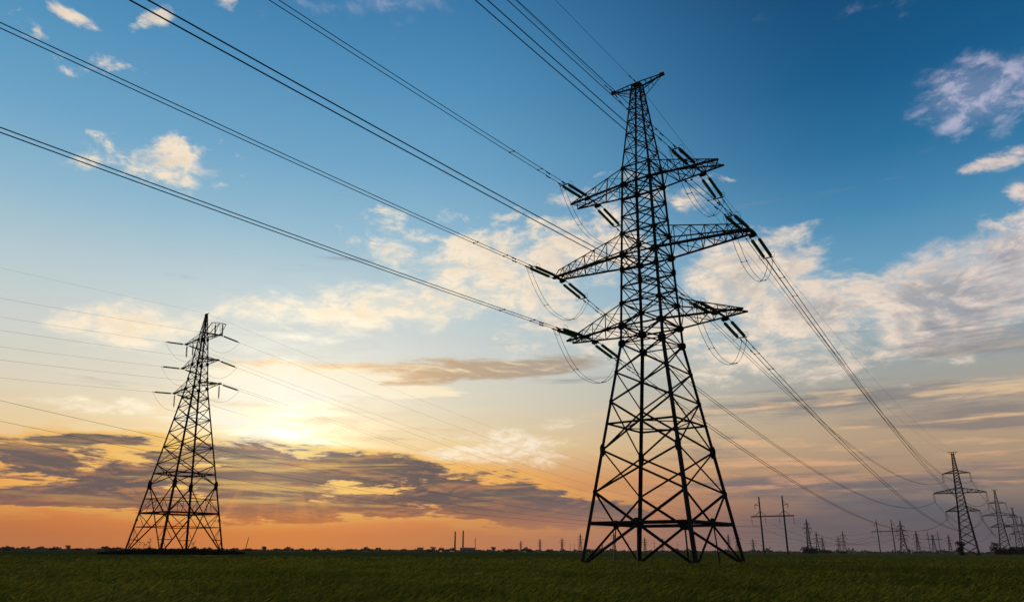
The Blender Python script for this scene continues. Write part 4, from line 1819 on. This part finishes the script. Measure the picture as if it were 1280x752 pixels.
# --- low layers on the right
mD = blobs(CLOUD_D)
aD = smooth(mD * .62 + (nb - .5) * 3.0 + (nf - .5) * 1.8 + (nf2 - .5) * .5, .02, .62)
cD = ramp(elp, 0, 16, [(0, (90, 84, 94)), (16, (134, 142, 152)), (2.5, (88, 94, 106)), (5, (112, 106, 112)), (8, (134, 124, 122)), (11, (132, 130, 132))])
c = mixc(c, cD, aD * .80)
stripe = smooth(noise(band, 1.9, 8.0, .6, .3) + (nf2 - .5) * .3, .50, .66) * smooth(elp, 2.2, 4.5) * smooth(elp, 15.0, 9.0) * smooth(az, 2.0, 14.0) * smooth(az, 60.0, 44.0)
c = mixc(c, ramp(elp, 0, 16, [(0, (196, 140, 112)), (16, (236, 216, 190)), (5, (218, 164, 124)), (9, (234, 196, 150))]), stripe * .75)

# --- sun glow through the veil
ny = noise(flat, 2.0, 9.0, .66, .4)
gaml = X_.m('SQRT', (az - SUN_AZ).pow(2.0) + (el - (SUN_EL - .95)).pow(2.0))
gl = (-(gaml / .70).pow(2.0)).exp() * 3.4 + (-(gaml / 3.2)).exp() * (smooth(ny, .30, .66) * 1.3 + .1) + (-(gam / 9.0)).exp() * .10
gl = gl + (-(daz / 2.6).pow(2.0)).exp() * smooth(el, SUN_EL - 1.5, SUN_EL) * smooth(el, 16.5, 8.0) * .18 * (smooth(ny, .2, .7) * .6 + .4)
gl = gl * (smooth(el, .5, 5.6) * .85 + .15)
glc = mixc((0, 0, 0, 1), (1.0, .86, .62, 1), gl)
c = mixc(c, glc, 1.0, 'ADD')

# --- white-hot cloud shreds right round the sun
mE = blobs(CLOUD_E)
aE = smooth(mE * 1.0 + (nf - .5) * 3.8 + (nf2 - .5) * 2.0, -.10, .55) * smooth(mE, -.4, .0)
c = mixc(c, ramp(gam, 0, 12, [(0, (255, 253, 240)), (12, (255, 236, 200)), (5, (255, 248, 224))]), aE * .9)

# --- dark bank with gilded edges, low round the sun
mB = blobs(CLOUD_B)
dB = mB * 1.0 + (nf - .5) * 3.0 + (nf2 - .5) * 1.6 + (nb - .5) * 1.7
aB = smooth(dB, .10, .36) * smooth(mB, -.45, -.1)
rim = smooth(dB, -.45, .05) * smooth(dB, .36, .10) * smooth(mB, -.45, .0)
litB = smooth(nfo - nf + (nf2 - .5) * .25, .02, -.12)
cB = ramp(gam, 0, 40, [(0, (156, 124, 108)), (40, (122, 112, 114)), (4, (116, 102, 94)), (10, (88, 84, 88)), (20, (95, 91, 95))])
nearsun = (-(gam / 11.0)).exp()
cRim = mixc(lin((236, 166, 78)), lin((255, 224, 130)), nearsun)
lowwarm = smooth(elp, 3.0, .4)
c = mixc(c, cRim, rim * smooth(gam, 36.0, 6.0) * .95)
cB2 = mixc(cB, lin((222, 150, 92)), litB * smooth(gam, 34.0, 8.0) * .55 + lowwarm * .45)
c = mixc(c, cB2, aB * .94)

# gilded slits between the layers
slit = smooth(noise(vec(az * .055, el * .95, 7.0), 1.5, 9.0, .64, .5) + (nf2 - .5) * .25, .53, .66) * smooth(gam, 26.0, 5.0) * smooth(el, 2.2, 3.4) * smooth(el, 8.5, 6.5)
c = mixc(c, mixc(lin((240, 168, 74)), lin((255, 220, 128)), nearsun), slit * .50)

# --- faint sunbeams fanning below the sun
ba = X_.m('ARCTAN2', (az - SUN_AZ), (el - SUN_EL - 2.0))
beam = noise(vec(ba * 4.0, 0.0, 0.0), 1.6, 3.0, .5)
bm = smooth(beam, .40, .75) * smooth(gam, 11.0, 5.0) * smooth(el, 5.2, 3.0) * .30
c = mixc(c, lin((255, 176, 88)), bm)

# --- thick air at the horizon
hz_c = ramp(az, -60, 60, [(0 - 60, (176, 114, 86)), (60, (84, 80, 90)), (-30, (190, 108, 52)), (-17, (214, 120, 40)), (-4, (196, 122, 70)), (8, (172, 122, 100)), (20, (112, 98, 100)), (32, (92, 84, 92))])
c = mixc(c, mixc(hz_c, dusk, back), smooth(el, 4.0, .8) * .80)
below = mixc(c, (.02, .02, .02, 1), smooth(el, -.3, -2.0))

bg = wt.nodes.new('ShaderNodeBackground')
bg.inputs['Strength'].default_value = 1.0
wt.links.new(below, bg.inputs['Color'])
wo = wt.nodes.new('ShaderNodeOutputWorld')
wt.links.new(bg.outputs[0], wo.inputs['Surface'])
world.cycles.sampling_method = 'MANUAL'
world.cycles.sample_map_resolution = 1024


# ------------------------------------------------------------------ CAMERA
cd = bpy.data.cameras.new('camera')
cd.sensor_width = 36
cd.lens = 939.0 / 1280 * 36
cd.clip_start = .05
cd.clip_end = 12000
co = bpy.data.objects.new('camera', cd)
COL.objects.link(co)
th, ro = R(18.427), R(.2)
F = Vector((0, math.cos(th), math.sin(th)))
U0 = Vector((0, -math.sin(th), math.cos(th)))
R0 = Vector((1, 0, 0))
Rv = R0 * math.cos(ro) + U0 * math.sin(ro)
Uv = -R0 * math.sin(ro) + U0 * math.cos(ro)
m = Matrix((Rv, Uv, -F)).transposed().to_4x4()
m.translation = Vector((0, 0, CAM_H))
co.matrix_world = m
scene.camera = co
vs = scene.view_settings
vs.view_transform = 'Standard'
vs.look = 'None'
vs.exposure = 0
vs.gamma = 1
vs.use_curve_mapping = False
scene.cycles.max_bounces = 6
scene.cycles.transparent_max_bounces = 8
scene.cycles.volume_bounces = 0
